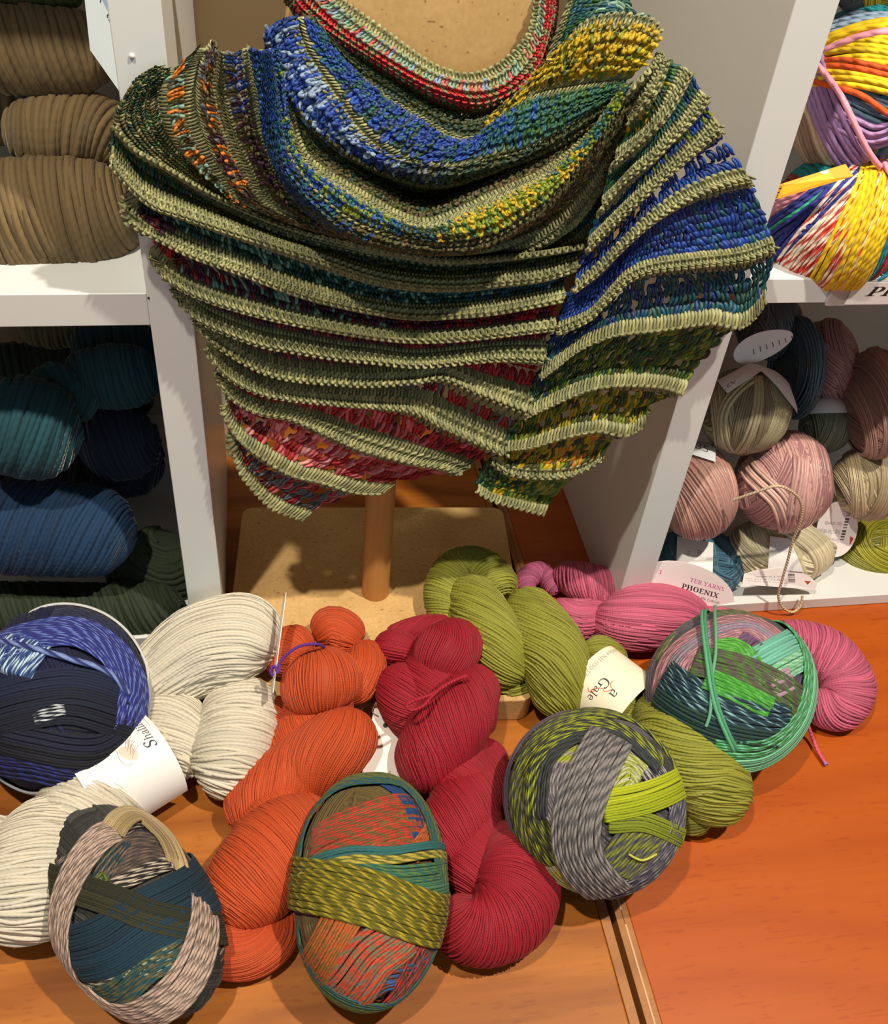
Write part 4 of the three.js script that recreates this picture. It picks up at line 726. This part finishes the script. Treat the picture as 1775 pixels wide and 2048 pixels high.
// ---------------------------------------------------------------- the knitted shawl
const shawl = thing('knitted_shawl', 'striped hand-knitted shawl in sage green and rainbow lace draped on the bust stand', 'shawl');
function legGeo(purl, side, rad, amp) {       // half of one knitted loop in a unit cell
  const A = 0.115, n = 9, K = 6, p = [], nn = [], uv = [], ix = [], f = t => new V3((t - 0.5) + A * Math.sin(4 * Math.PI * t), -amp * Math.cos(2 * Math.PI * t), (purl ? 0.26 : -0.2) * Math.cos(4 * Math.PI * t));
  const t0 = side ? 0.49 : -0.01, t1 = side ? 1.01 : 0.51;
  for (let i = 0; i <= n; i++) {
    const t = lerp(t0, t1, i / n), P = f(t), T = f(t + 0.01).sub(f(t - 0.01)).normalize(), S = T.clone().cross(new V3(0, 0, 1)).normalize(), N = S.clone().cross(T);
    const R = rad * (1 + 0.25 * Math.sin(Math.PI * i / n));
    for (let j = 0; j <= K; j++) { const a = j / K * 2 * Math.PI, d = S.clone().multiplyScalar(Math.cos(a)).addScaledVector(N, Math.sin(a)); p.push(P.x + d.x * R, P.y + d.y * R, P.z + d.z * R); nn.push(d.x, d.y, d.z); uv.push(j / K * 2, i / n * 1.5); }
  }
  for (let i = 0; i < n; i++) for (let j = 0; j < K; j++) { const a = i * (K + 1) + j, c = a + K + 1; ix.push(a, c, a + 1, c, c + 1, a + 1); }
  const g = new THREE.BufferGeometry(); g.setAttribute('position', new THREE.Float32BufferAttribute(p, 3)); g.setAttribute('normal', new THREE.Float32BufferAttribute(nn, 3)); g.setAttribute('uv', new THREE.Float32BufferAttribute(uv, 2)); g.setIndex(ix); return g;
}
const LEG = { knit: [legGeo(0, 0, 0.2, 0.72), legGeo(0, 1, 0.2, 0.72)], purl: [legGeo(1, 0, 0.2, 0.56), legGeo(1, 1, 0.2, 0.56)], lace: [legGeo(0, 0, 0.25, 0.66), legGeo(0, 1, 0.25, 0.66)], open: [legGeo(0, 0, 0.19, 0.62), legGeo(0, 1, 0.19, 0.62)] };
const matKnit = new THREE.MeshPhysicalMaterial({ color: 0xffffff, roughness: 0.5, sheen: 0.2, sheenRoughness: 0.5, bumpMap: plyTex, bumpScale: 0.0005 });
const matLace = new THREE.MeshPhysicalMaterial({ color: 0xffffff, roughness: 0.55, sheen: 0.2, sheenRoughness: 0.5, bumpMap: plyTex, bumpScale: 0.0004 });
const OL = [C(138, 136, 92), C(126, 126, 86), C(148, 146, 100), C(116, 118, 82)];
const pickPal = (pal, u) => { let k = 0; while (k < pal.length - 1 && pal[k + 1][0] <= u) k++; let set = pal[k][1]; if (k < pal.length - 1) { const f = (u - pal[k][0]) / (pal[k + 1][0] - pal[k][0]); if (rnd() < f) set = pal[k + 1][1]; } return mulc(set[Math.floor(rnd() * set.length)], rr(0.82, 1.15)); };
// curves: {p: points in the picture, z: [left, middle, right] depth in the room, ridge}; gaps: palettes between neighbours
function sheet(curves, gaps, o = {}) {
  const NU = 72;
  const tab = curves.map(c => {
    const n = c.p.length, xs_ = c.p.map(q => q[0]), ys_ = c.p.map(q => q[1]), fine = [], cum = [0];
    for (let i = 0; i <= 200; i++) { fine.push([cat(xs_, i / 200), cat(ys_, i / 200)]); if (i) cum.push(cum[i - 1] + Math.hypot(fine[i][0] - fine[i - 1][0], fine[i][1] - fine[i - 1][1])); }
    const out = []; let k = 0;
    for (let i = 0; i <= NU; i++) { const s = cum[200] * i / NU; while (k < 199 && cum[k + 1] < s) k++; const f = (s - cum[k]) / (cum[k + 1] - cum[k] || 1), x = lerp(fine[k][0], fine[k + 1][0], f), y = lerp(fine[k][1], fine[k + 1][1], f), P = onZ(x, y, cat(c.z, i / NU)); out.push({ P, x, y }); }
    return out;
  });
  const nC = curves.length;
  const row1 = (u) => { const x = clamp(u, 0, 1) * NU, i = Math.min(NU - 1, Math.floor(x)), f = x - i; return tab.map(t => t[i].P.clone().lerp(t[i + 1].P, f)); };
  const Sv = (u, v) => { const r = row1(u), n = nC - 1; const x = clamp(v, 0, n) / n; return new V3(cat(r.map(q => q.x), x), cat(r.map(q => q.y), x), cat(r.map(q => q.z), x)).add(new V3(0, 0, 0)); };
  const dist = i => { let d = 0; for (let k = 0; k <= NU; k++) d += Math.hypot(tab[i][k].x - tab[i + 1][k].x, tab[i][k].y - tab[i + 1][k].y); return d / (NU + 1); };
  const ridgeParts = curves.map(() => []), laceParts = gaps.map(() => []);
  const ds = gaps.map((_, i) => dist(i));
  const offAt = v => { const i = clamp(Math.floor(v), 0, nC - 2), f = v - i, d = ds[i], g = gaps[i], da = f * d, db = d - da, near = Math.min(curves[i].ridge ? da : 99, curves[i + 1].ridge ? db : 99), k = Math.exp(-((near / 15) ** 2)), sk = g.sink ?? o.sink ?? 0.003; return (o.amp ?? 0.005) * k - sk * (1 - k); };
  const nrmAt = (u, v) => { const e = 0.01, a = Sv(Math.min(1, u + e), v).sub(Sv(Math.max(0, u - e), v)), c = Sv(u, v - 0.15).sub(Sv(u, v + 0.15)); return a.cross(c).normalize(); };
  const pos = (u, v) => Sv(u, v).addScaledVector(nrmAt(u, v), offAt(v));
  const add = (list, kind, u0, u1, v, dv, sk, colf) => {
    const um = (u0 + u1) / 2, X = pos(u1, v).sub(pos(u0, v)), Y = pos(um, v - dv / 2).sub(pos(um, v + dv / 2)), N = X.clone().cross(Y).normalize(), P = pos(um, v), w = X.length(); const ym = (kind === 'open' ? 1.25 : kind === 'purl' && o.long ? 3 : 1.5) * w; if (Y.length() > ym) Y.setLength(ym);
    if (kind === 'lace' || kind === 'open') { const a = rr(-0.42, 0.42), k = rr(0.92, 1.16); X.applyAxisAngle(N, a).multiplyScalar(k); Y.applyAxisAngle(N, a).multiplyScalar(k); P.addScaledVector(X, rr(-0.14, 0.14)).addScaledVector(Y, rr(-0.14, 0.14)).addScaledVector(N, rr(-0.1, 0.14) * w); }
    else if (kind === 'purl') Y.addScaledVector(X, sk);
    const m = new THREE.Matrix4().makeBasis(X, Y, N.multiplyScalar(w)); m.setPosition(P);
    list.push({ kind, m, c0: colf(um), c1: colf(um) });
  };
  for (let i = 0; i < nC - 1; i++) {
    const g = gaps[i], d = ds[i], A0 = curves[i].ridge, A1 = curves[i + 1].ridge, RW = g.rw ?? 13.5;
    // rows at equal distances over the relief
    const um = o.um ?? 0.55, cumV = [0]; { let p = pos(um, i + 0.001); for (let q = 1; q <= 40; q++) { const r = pos(um, i + Math.min(0.999, q / 40)); cumV.push(cumV[q - 1] + r.distanceTo(p)); p = r; } }
    const rowM = (g.row ?? 12) * (g.open ? 1.35 : 1.12) * mpp(pos(um, i + 0.5)), n = Math.max(2, Math.round(cumV[40] / rowM));
    const vAt = t => { const L = t * cumV[40]; let q = 0; while (q < 39 && cumV[q + 1] < L) q++; return i + (q + (L - cumV[q]) / (cumV[q + 1] - cumV[q] || 1)) / 40; };
    for (let k = 0; k < n; k++) {
      const v = vAt((k + 0.5) / n), dv = vAt((k + 1) / n) - vAt(k / n), da = (v - i) * d, db = d - da, isA = A0 && da < RW && da <= db, isB = A1 && db < RW && db < da, ridge = isA || isB || g.garter;
      const Lr = (() => { let L = 0, p = Sv(0, v); for (let q = 1; q <= 24; q++) { const r = Sv(q / 24, v); L += r.distanceTo(p); p = r; } return L; })();
      const wpx = ridge ? (g.rs ?? 14.5) : (g.st ?? 13) * 1.1, mm = mpp(Sv(0.5, v)), ns = Math.max(3, Math.round(Lr / (wpx * mm)));
      const kind = !ridge ? (g.open ? 'open' : 'lace') : g.garter ? 'purl' : isB && db > RW * 0.5 ? 'knit' : 'purl';
      const list = ridge && !g.garter ? ridgeParts[isA ? i : i + 1] : laceParts[i];
      const ol = u => mulc(OL[Math.floor(rnd() * 4)], rr(0.8, 1.2));
      const colf = ridge && !(g.garter && g.pal) ? ol : u => pickPal(g.pal, u);
      const rowOl = g.garter && g.pal && g.mixOl ? (k % 2 === (g.mixOl - 1)) : false;
      const sh0 = rr(-0.3, 0.3);
      for (let q = 0; q < ns; q++) { if (kind === 'open' && k % 2 === 0 && (q + (k >> 1) * 2) % 4 === 0) continue; add(list, kind, q / ns, (q + 1) / ns, v, dv, k % 2 ? 0.4 : -0.4, rowOl ? ol : colf); }
    }
  }
  const flush = (list, name, mat, label) => {
    if (!list.length) return;
    const gname = new THREE.Group(); gname.name = name; shawl.add(gname);
    for (const kind of ['knit', 'purl', 'lace', 'open']) { const L = list.filter(x => x.kind === kind); if (!L.length) continue; for (const s of [0, 1]) { const im = new THREE.InstancedMesh(LEG[kind][s], mat, L.length); L.forEach((e, i) => { im.setMatrixAt(i, e.m); const c = s ? e.c1 : e.c0; im.setColorAt(i, new THREE.Color().setRGB(c[0], c[1], c[2])); }); im.name = 'stitches'; im.userData.kind = 'stuff'; im.castShadow = im.receiveShadow = true; gname.add(im); } }
  };
  ridgeParts.forEach(l => flush(l, 'garter_ridge', matKnit)); laceParts.forEach(l => flush(l, 'lace_stripe', matLace));
}
// colours of the lace yarn; dark olive and brown also paint shade in hollows
const dGrn = C(28, 52, 36), tGrn = C(28, 74, 66), teal = C(16, 74, 92), blu = C(14, 46, 108), blu2 = C(20, 60, 140), wht = C(124, 144, 168), dRed = C(92, 20, 26), redd = C(164, 26, 34), pinkk = C(206, 96, 102), greyb = C(96, 100, 104), plum = C(62, 32, 50), lime = C(110, 124, 24), yell = C(176, 146, 10), dOlv = C(58, 62, 22), brn = C(78, 66, 34), orng = C(190, 110, 30), moss = C(44, 84, 36), seaf = C(120, 150, 130);
const z3 = (a, m, c) => [a, m, c];
// 1. main left panel, gathered into horizontal pleats
sheet([
  { p: [[230, 244], [262, 286], [330, 326], [425, 386], [566, 451], [700, 485], [790, 503], [899, 517], [1031, 508], [1165, 488]], z: z3(-0.574, -0.578, -0.58), ridge: 1 },
  { p: [[224, 318], [262, 364], [305, 400], [359, 421], [454, 456], [549, 489], [650, 523], [738, 552], [826, 567], [914, 570], [1001, 561], [1089, 550], [1152, 530]], z: z3(-0.572, -0.570, -0.576), ridge: 1 },
  { p: [[262, 398], [283, 441], [327, 468], [390, 500], [486, 535], [581, 573], [650, 594], [738, 614], [826, 626], [914, 623], [1001, 614], [1125, 590]], z: z3(-0.574, -0.566, -0.572), ridge: 1 },
  { p: [[318, 500], [359, 555], [422, 587], [517, 616], [613, 638], [738, 661], [826, 670], [914, 667], [1001, 658], [1108, 645]], z: z3(-0.576, -0.565, -0.570), ridge: 1 },
  { p: [[362, 566], [387, 603], [422, 635], [517, 673], [581, 686], [676, 702], [738, 708], [826, 717], [914, 711], [1001, 705], [1088, 708]], z: z3(-0.578, -0.566, -0.570), ridge: 1 },
  { p: [[400, 630], [438, 676], [517, 724], [581, 743], [676, 752], [738, 755], [826, 749], [884, 743], [943, 769], [1001, 793], [1058, 815]], z: z3(-0.58, -0.568, -0.572), ridge: 1 },
  { p: [[425, 685], [454, 736], [517, 771], [581, 784], [676, 794], [767, 801], [826, 810], [884, 840], [943, 866], [1008, 896]], z: z3(-0.58, -0.571, -0.575), ridge: 1 },
  { p: [[445, 740], [463, 781], [517, 813], [581, 825], [644, 851], [709, 880], [767, 898], [826, 913], [884, 922], [919, 936]], z: z3(-0.58, -0.574, -0.578), ridge: 1 },
  { p: [[456, 800], [473, 851], [517, 895], [581, 933], [644, 949], [708, 968], [767, 971]], z: z3(-0.58, -0.576, -0.58), ridge: 1 },
  { p: [[470, 862], [482, 924], [500, 955], [545, 1000], [606, 1028]], z: z3(-0.58, -0.578, -0.58), ridge: 1 },
], [
  { pal: [[0, [dGrn, tGrn, moss]], [0.3, [brn, dOlv]], [0.6, [dOlv, dGrn]]], rw: 14.5 },
  { pal: [[0, [dGrn, dOlv, tGrn]], [0.4, [dGrn, seaf, tGrn]], [1, [dGrn, teal]]], rw: 14.5 },
  { pal: [[0, [dRed, redd, plum]], [0.35, [plum, seaf, dGrn]], [0.6, [dRed, plum]], [1, [dRed, redd]]], rw: 14.5 },
  { pal: [[0, [dRed, plum]], [0.8, [dRed, dRed, redd]]], rw: 14.5 },
  { pal: [[0, [dRed, plum]], [0.7, [dRed, redd]], [1, [redd, redd, C(120, 14, 24)]]], rw: 14.5, row: 15, st: 15, open: 1, open: 1 },
  { pal: [[0, [dRed, plum]], [0.6, [dRed, redd, greyb]], [1, [redd, greyb, dRed]]], sink: 0.005, rw: 17, row: 14, open: 1 },
  { pal: [[0, [redd, pinkk, dRed]], [0.5, [redd, pinkk]], [1, [redd, dRed]]], sink: 0.003, rw: 16, row: 15, st: 15, open: 1 },
  { pal: [[0, [redd, pinkk, dRed]], [0.5, [pinkk, redd, C(226, 150, 150)]], [1, [redd, pinkk]]], sink: 0.001, rw: 15, row: 16, st: 16, open: 1 },
  { pal: [[0, [greyb, dRed, plum]], [0.5, [greyb, redd, dRed]], [1, [redd, greyb, pinkk]]], sink: 0.001, rw: 14, row: 14, st: 14, open: 1 },
], { amp: 0.007, sink: 0.010 });
// 2. left shoulder folds sweeping into the lower cowl
const tuck = -0.592;
sheet([
  { p: [[322, 146], [258, 192], [234, 246], [322, 322], [436, 390], [566, 446], [700, 482], [800, 500], [920, 512], [1040, 498], [1140, 465]], z: z3(-0.574, -0.580, tuck), ridge: 0 },
  { p: [[358, 127], [318, 158], [307, 197], [318, 254], [346, 304], [397, 352], [453, 394], [510, 423], [622, 462], [760, 495], [900, 508], [1030, 492], [1135, 450]], z: z3(-0.57, -0.572, tuck), ridge: 1 },
  { p: [[420, 87], [397, 127], [389, 183], [394, 239], [414, 296], [439, 344], [482, 400], [566, 442], [700, 478], [850, 498], [1000, 486], [1125, 435]], z: z3(-0.566, -0.57, tuck), ridge: 1 },
  { p: [[442, 107], [439, 169], [451, 225], [468, 282], [496, 338], [524, 387], [575, 428], [680, 468], [850, 492], [1000, 478], [1125, 425]], z: z3(-0.566, -0.572, tuck), ridge: 1 },
  { p: [[500, 100], [516, 190], [526, 254], [545, 312], [570, 360], [606, 408], [668, 452], [780, 484], [900, 492], [1000, 474], [1125, 415]], z: z3(-0.566, -0.57, tuck), ridge: 1 },
  { p: [[535, 100], [552, 195], [561, 248], [575, 304], [603, 352], [651, 402], [713, 447], [797, 476], [882, 488], [938, 486], [994, 472], [1051, 438], [1100, 398], [1160, 325], [1215, 250], [1255, 190]], z: z3(-0.572, -0.532, -0.568), ridge: 1 },
  { p: [[566, 100], [582, 210], [600, 290], [628, 325], [713, 377], [797, 425], [850, 440], [900, 424], [960, 397], [1022, 369], [1079, 342], [1150, 285], [1230, 190]], z: z3(-0.584, -0.546, -0.576), ridge: 1 },
  { p: [[590, 160], [640, 250], [705, 322], [775, 375], [850, 405], [945, 380], [1045, 330], [1150, 262], [1225, 193]], z: z3(-0.596, -0.602, -0.592), ridge: 0 },
  { p: [[600, 120], [650, 200], [710, 270], [780, 320], [860, 350], [950, 330], [1050, 285], [1150, 235], [1225, 180]], z: z3(-0.606, -0.606, -0.6), ridge: 0 },
], [
  { pal: [[0, [dGrn, moss, OL[1], dGrn]], [0.3, [brn, dOlv]]], garter: 1, row: 5, rw: 12 },
  { pal: [[0, [orng, brn, seaf]], [0.25, [seaf, dOlv, orng]], [0.4, [brn, dOlv]]], rw: 13 },
  { pal: [[0, [brn, greyb]], [0.2, [orng, brn, plum]], [0.4, [brn]]], rw: 12 },
  { pal: [[0, [blu, greyb]], [0.2, [brn, plum, dOlv]]], rw: 12 },
  { pal: [[0, [blu, teal, blu2]], [0.3, [blu, teal, dGrn]], [0.45, [dOlv, brn]]], rw: 12 },
  { pal: [[0, [blu, teal]], [0.26, [lime, blu2, teal]], [0.38, [blu2, teal, lime]], [0.5, [teal, dOlv, dGrn]], [0.58, [lime, yell, moss]], [0.75, [yell, lime]], [0.88, [teal, moss, lime]]], sink: 0.001, rw: 15 },
  { pal: [[0, [dOlv, brn, dGrn]], [1, [dOlv, brn]]], row: 13, rw: 9 },  // this gap and the next: shade of the hollow put into dark colours
  { pal: [[0, [brn, dOlv]], [1, [brn, dOlv]]], row: 14 },
], { amp: 0.005, sink: 0.004, long: 1 });
sheet([ // fold between the cowl and the spine, its shade put into dark colours
  { p: [[880, 505], [1010, 478], [1090, 420], [1160, 340], [1215, 262], [1262, 182]], z: z3(-0.59, -0.586, -0.584), ridge: 0 },
  { p: [[880, 520], [1030, 500], [1128, 445], [1188, 372], [1235, 298], [1275, 215]], z: z3(-0.594, -0.588, -0.584), ridge: 1 },
  { p: [[880, 540], [1040, 522], [1150, 488], [1208, 420], [1250, 340], [1295, 250]], z: z3(-0.596, -0.594, -0.588), ridge: 1 },
  { p: [[880, 560], [1040, 545], [1160, 520], [1222, 450], [1265, 360], [1310, 270]], z: z3(-0.6, -0.6, -0.594), ridge: 0 },
], [{ pal: [[0, [brn, dOlv]]] }, { pal: [[0, [brn, dOlv]], [1, [teal, dGrn]]] }, { pal: [[0, [brn, dOlv]], [1, [teal, dGrn]]] }], { amp: 0.004, sink: 0.004 });
// 3. upper cowl with the blue and green bands
sheet([
  { p: [[560, 120], [600, 210], [660, 270], [730, 320], [810, 352], [890, 362], [980, 335], [1070, 300], [1150, 262], [1225, 210]], z: z3(-0.598, -0.598, -0.59), ridge: 0 },
  { p: [[545, 55], [552, 110], [588, 185], [640, 250], [705, 300], [790, 342], [880, 358], [970, 335], [1063, 300], [1150, 258], [1228, 205]], z: z3(-0.584, -0.566, -0.576), ridge: 0 },
  { p: [[605, 35], [620, 90], [656, 150], [685, 194], [721, 248], [769, 293], [835, 322], [910, 328], [985, 312], [1063, 294], [1150, 245], [1238, 185]], z: z3(-0.588, -0.558, -0.572), ridge: 1 },
  { p: [[640, 60], [700, 125], [760, 172], [808, 206], [853, 234], [905, 264], [948, 268], [1000, 224], [1063, 190], [1158, 172], [1262, 160]], z: z3(-0.600, -0.578, -0.572), ridge: 1 },
  { p: [[610, 20], [670, 85], [745, 138], [830, 190], [900, 222], [958, 230], [1015, 206], [1072, 162], [1100, 112], [1138, 72], [1180, 47], [1240, 36], [1305, 48], [1326, 72]], z: [-0.608, -0.604, -0.598, -0.578, -0.572], ridge: 1 },
], [
  { pal: [[0, [blu, wht]], [0.4, [dOlv, brn]]], row: 14 },
  { pal: [[0, [blu2, wht, blu]], [0.35, [blu, wht, blu2]], [0.5, [C(14, 26, 60), greyb, dGrn]], [0.62, [dOlv, dGrn]], [1, [dOlv]]], row: 14, st: 14, sink: 0 },
  { pal: [[0, [blu2, teal]], [0.2, [blu, blu2, tGrn]], [0.5, [blu, blu2, dGrn]], [0.62, [teal, tGrn, blu2]], [0.75, [tGrn, teal, moss]], [0.9, [moss, tGrn]]], row: 14, st: 14, sink: 0 },
  { pal: [[0, [dGrn, dOlv]], [0.5, [dOlv, dGrn]], [0.62, [yell, dOlv]], [0.7, [yell, yell, dOlv]], [1, [yell, yell, lime]]], row: 13, st: 14, sink: 0 },
], { amp: 0.005, sink: 0.003 });
sheet([ // teal fold behind the yellow band
  { p: [[1092, 150], [1112, 90], [1130, 45], [1148, -10], [1160, -60]], z: z3(-0.60, -0.604, -0.612), ridge: 1 },
  { p: [[1180, 60], [1188, 30], [1198, 10], [1206, -30], [1212, -70]], z: z3(-0.588, -0.594, -0.606), ridge: 0 },
  { p: [[1300, 55], [1290, 35], [1262, 20], [1250, -20], [1245, -70]], z: z3(-0.588, -0.594, -0.606), ridge: 0 },
], [{ pal: [[0, [tGrn, moss]], [1, [tGrn, teal]]], row: 13, sink: 0 }, { pal: [[0, [teal, tGrn, seaf]]], row: 13, sink: 0 }], { amp: 0.004 });
// 4. red and sage seed-stitch collar around the neck
sheet([
  { p: [[640, -50], [679, -4], [758, 54], [834, 111], [882, 138], [938, 150], [994, 130], [1045, 84], [1064, 40], [1072, -20]], z: [-0.618, -0.602, -0.594, -0.600, -0.618], ridge: 0 },
  { p: [[600, -40], [630, 0], [700, 62], [800, 128], [870, 165], [945, 182], [1010, 165], [1062, 112], [1085, 52], [1092, -20]], z: [-0.614, -0.597, -0.587, -0.595, -0.613], ridge: 0 },
  { p: [[575, -20], [600, 20], [656, 66], [741, 117], [825, 168], [882, 195], [952, 212], [1008, 197], [1051, 168], [1082, 122], [1102, 50], [1108, -20]], z: [-0.616, -0.599, -0.589, -0.597, -0.614], ridge: 0 },
  { p: [[570, 0], [610, 50], [690, 110], [790, 165], [870, 208], [950, 226], [1020, 205], [1070, 150], [1100, 80], [1112, 0]], z: [-0.622, -0.612, -0.606, -0.608, -0.618], ridge: 0 },
], [
  { pal: [[0, [seaf, greyb, C(176, 70, 66), OL[0]]], [0.4, [seaf, C(180, 84, 80), OL[0], wht]], [1, [seaf, OL[0], C(180, 100, 90)]]], garter: 1, row: 12, rs: 14, mixOl: 1 },
  { pal: [[0, [C(186, 34, 38), C(186, 34, 38), OL[1]]], [1, [C(186, 34, 40), C(180, 50, 50), OL[1]]]], garter: 1, row: 12, rs: 14 },
  { pal: [[0, [dOlv, dRed]]], row: 12 },
], { amp: 0, sink: 0 });
// 5. right panel fanning out from the spine
sheet([
  { p: [[1235, 200], [1262, 172], [1300, 128], [1318, 100]], z: z3(-0.574, -0.568, -0.574), ridge: 1 },
  { p: [[1255, 245], [1278, 221], [1303, 177], [1328, 120]], z: z3(-0.572, -0.566, -0.574), ridge: 1 },
  { p: [[1225, 322], [1278, 284], [1315, 240], [1347, 189], [1374, 140]], z: z3(-0.570, -0.564, -0.574), ridge: 1 },
  { p: [[1200, 414], [1227, 388], [1268, 344], [1300, 315], [1331, 278], [1372, 237], [1408, 192]], z: z3(-0.570, -0.562, -0.574), ridge: 1 },
  { p: [[1172, 494], [1189, 479], [1237, 432], [1284, 385], [1331, 341], [1379, 300], [1436, 250]], z: z3(-0.568, -0.561, -0.574), ridge: 1 },
  { p: [[1146, 575], [1197, 537], [1238, 495], [1286, 448], [1330, 415], [1381, 387], [1442, 366], [1496, 354]], z: z3(-0.568, -0.560, -0.574), ridge: 1 },
  { p: [[1112, 658], [1178, 629], [1222, 584], [1254, 552], [1302, 533], [1381, 524], [1476, 514], [1545, 490]], z: z3(-0.567, -0.560, -0.572), ridge: 1 },
  { p: [[1078, 745], [1111, 721], [1159, 686], [1222, 660], [1317, 648], [1413, 635], [1476, 642], [1520, 596]], z: z3(-0.568, -0.562, -0.572), ridge: 1 },
  { p: [[1046, 824], [1111, 794], [1175, 768], [1238, 759], [1317, 762], [1362, 776]], z: z3(-0.570, -0.565, -0.574), ridge: 1 },
  { p: [[1010, 888], [1063, 882], [1127, 863], [1190, 851], [1248, 858], [1288, 826]], z: z3(-0.572, -0.567, -0.574), ridge: 1 },
  { p: [[984, 915], [1019, 938], [1079, 945], [1143, 937], [1200, 908]], z: z3(-0.574, -0.568, -0.574), ridge: 1 },
  { p: [[952, 972], [985, 992], [1032, 1004], [1086, 1018]], z: z3(-0.574, -0.57, -0.574), ridge: 1 },
], [
  { pal: [[0, [dOlv, moss]], [1, [yell, moss]]] },
  { pal: [[0, [yell, dGrn, moss]], [1, [moss, tGrn]]] },
  { pal: [[0, [tGrn, moss]], [1, [tGrn, teal, blu]]] },
  { pal: [[0, [teal, blu]], [1, [blu, blu2, lime]]] },
  { pal: [[0, [blu, blu2]], [1, [blu2, blu, blu2]]], row: 14, st: 14, open: 1 },
  { pal: [[0, [blu, blu2]], [0.4, [blu, blu2, C(10, 30, 90)]], [1, [blu2, blu, teal]]], row: 12, st: 15 },
  { pal: [[0, [blu, teal]], [0.4, [teal, tGrn, blu]], [1, [teal, tGrn]]], row: 16, st: 16, open: 1 },
  { pal: [[0, [blu, tGrn, moss]], [0.2, [moss, lime, dGrn]], [1, [lime, moss, dOlv]]], row: 15, st: 14, open: 1 },
  { pal: [[0, [moss, lime]], [0.3, [lime, yell, dOlv]], [1, [yell, dOlv, lime]]], row: 14, st: 13, open: 1 },
  { pal: [[0, [dOlv, lime, yell]], [0.5, [yell, orng, dOlv]], [1, [lime, dOlv]]], row: 14, st: 14 },
  { pal: [[0, [moss, dGrn]], [0.5, [lime, moss, yell]], [1, [moss, lime]]], row: 13, st: 14 },
], { amp: 0.005, sink: 0.004 });
renderer.render(scene, camera);
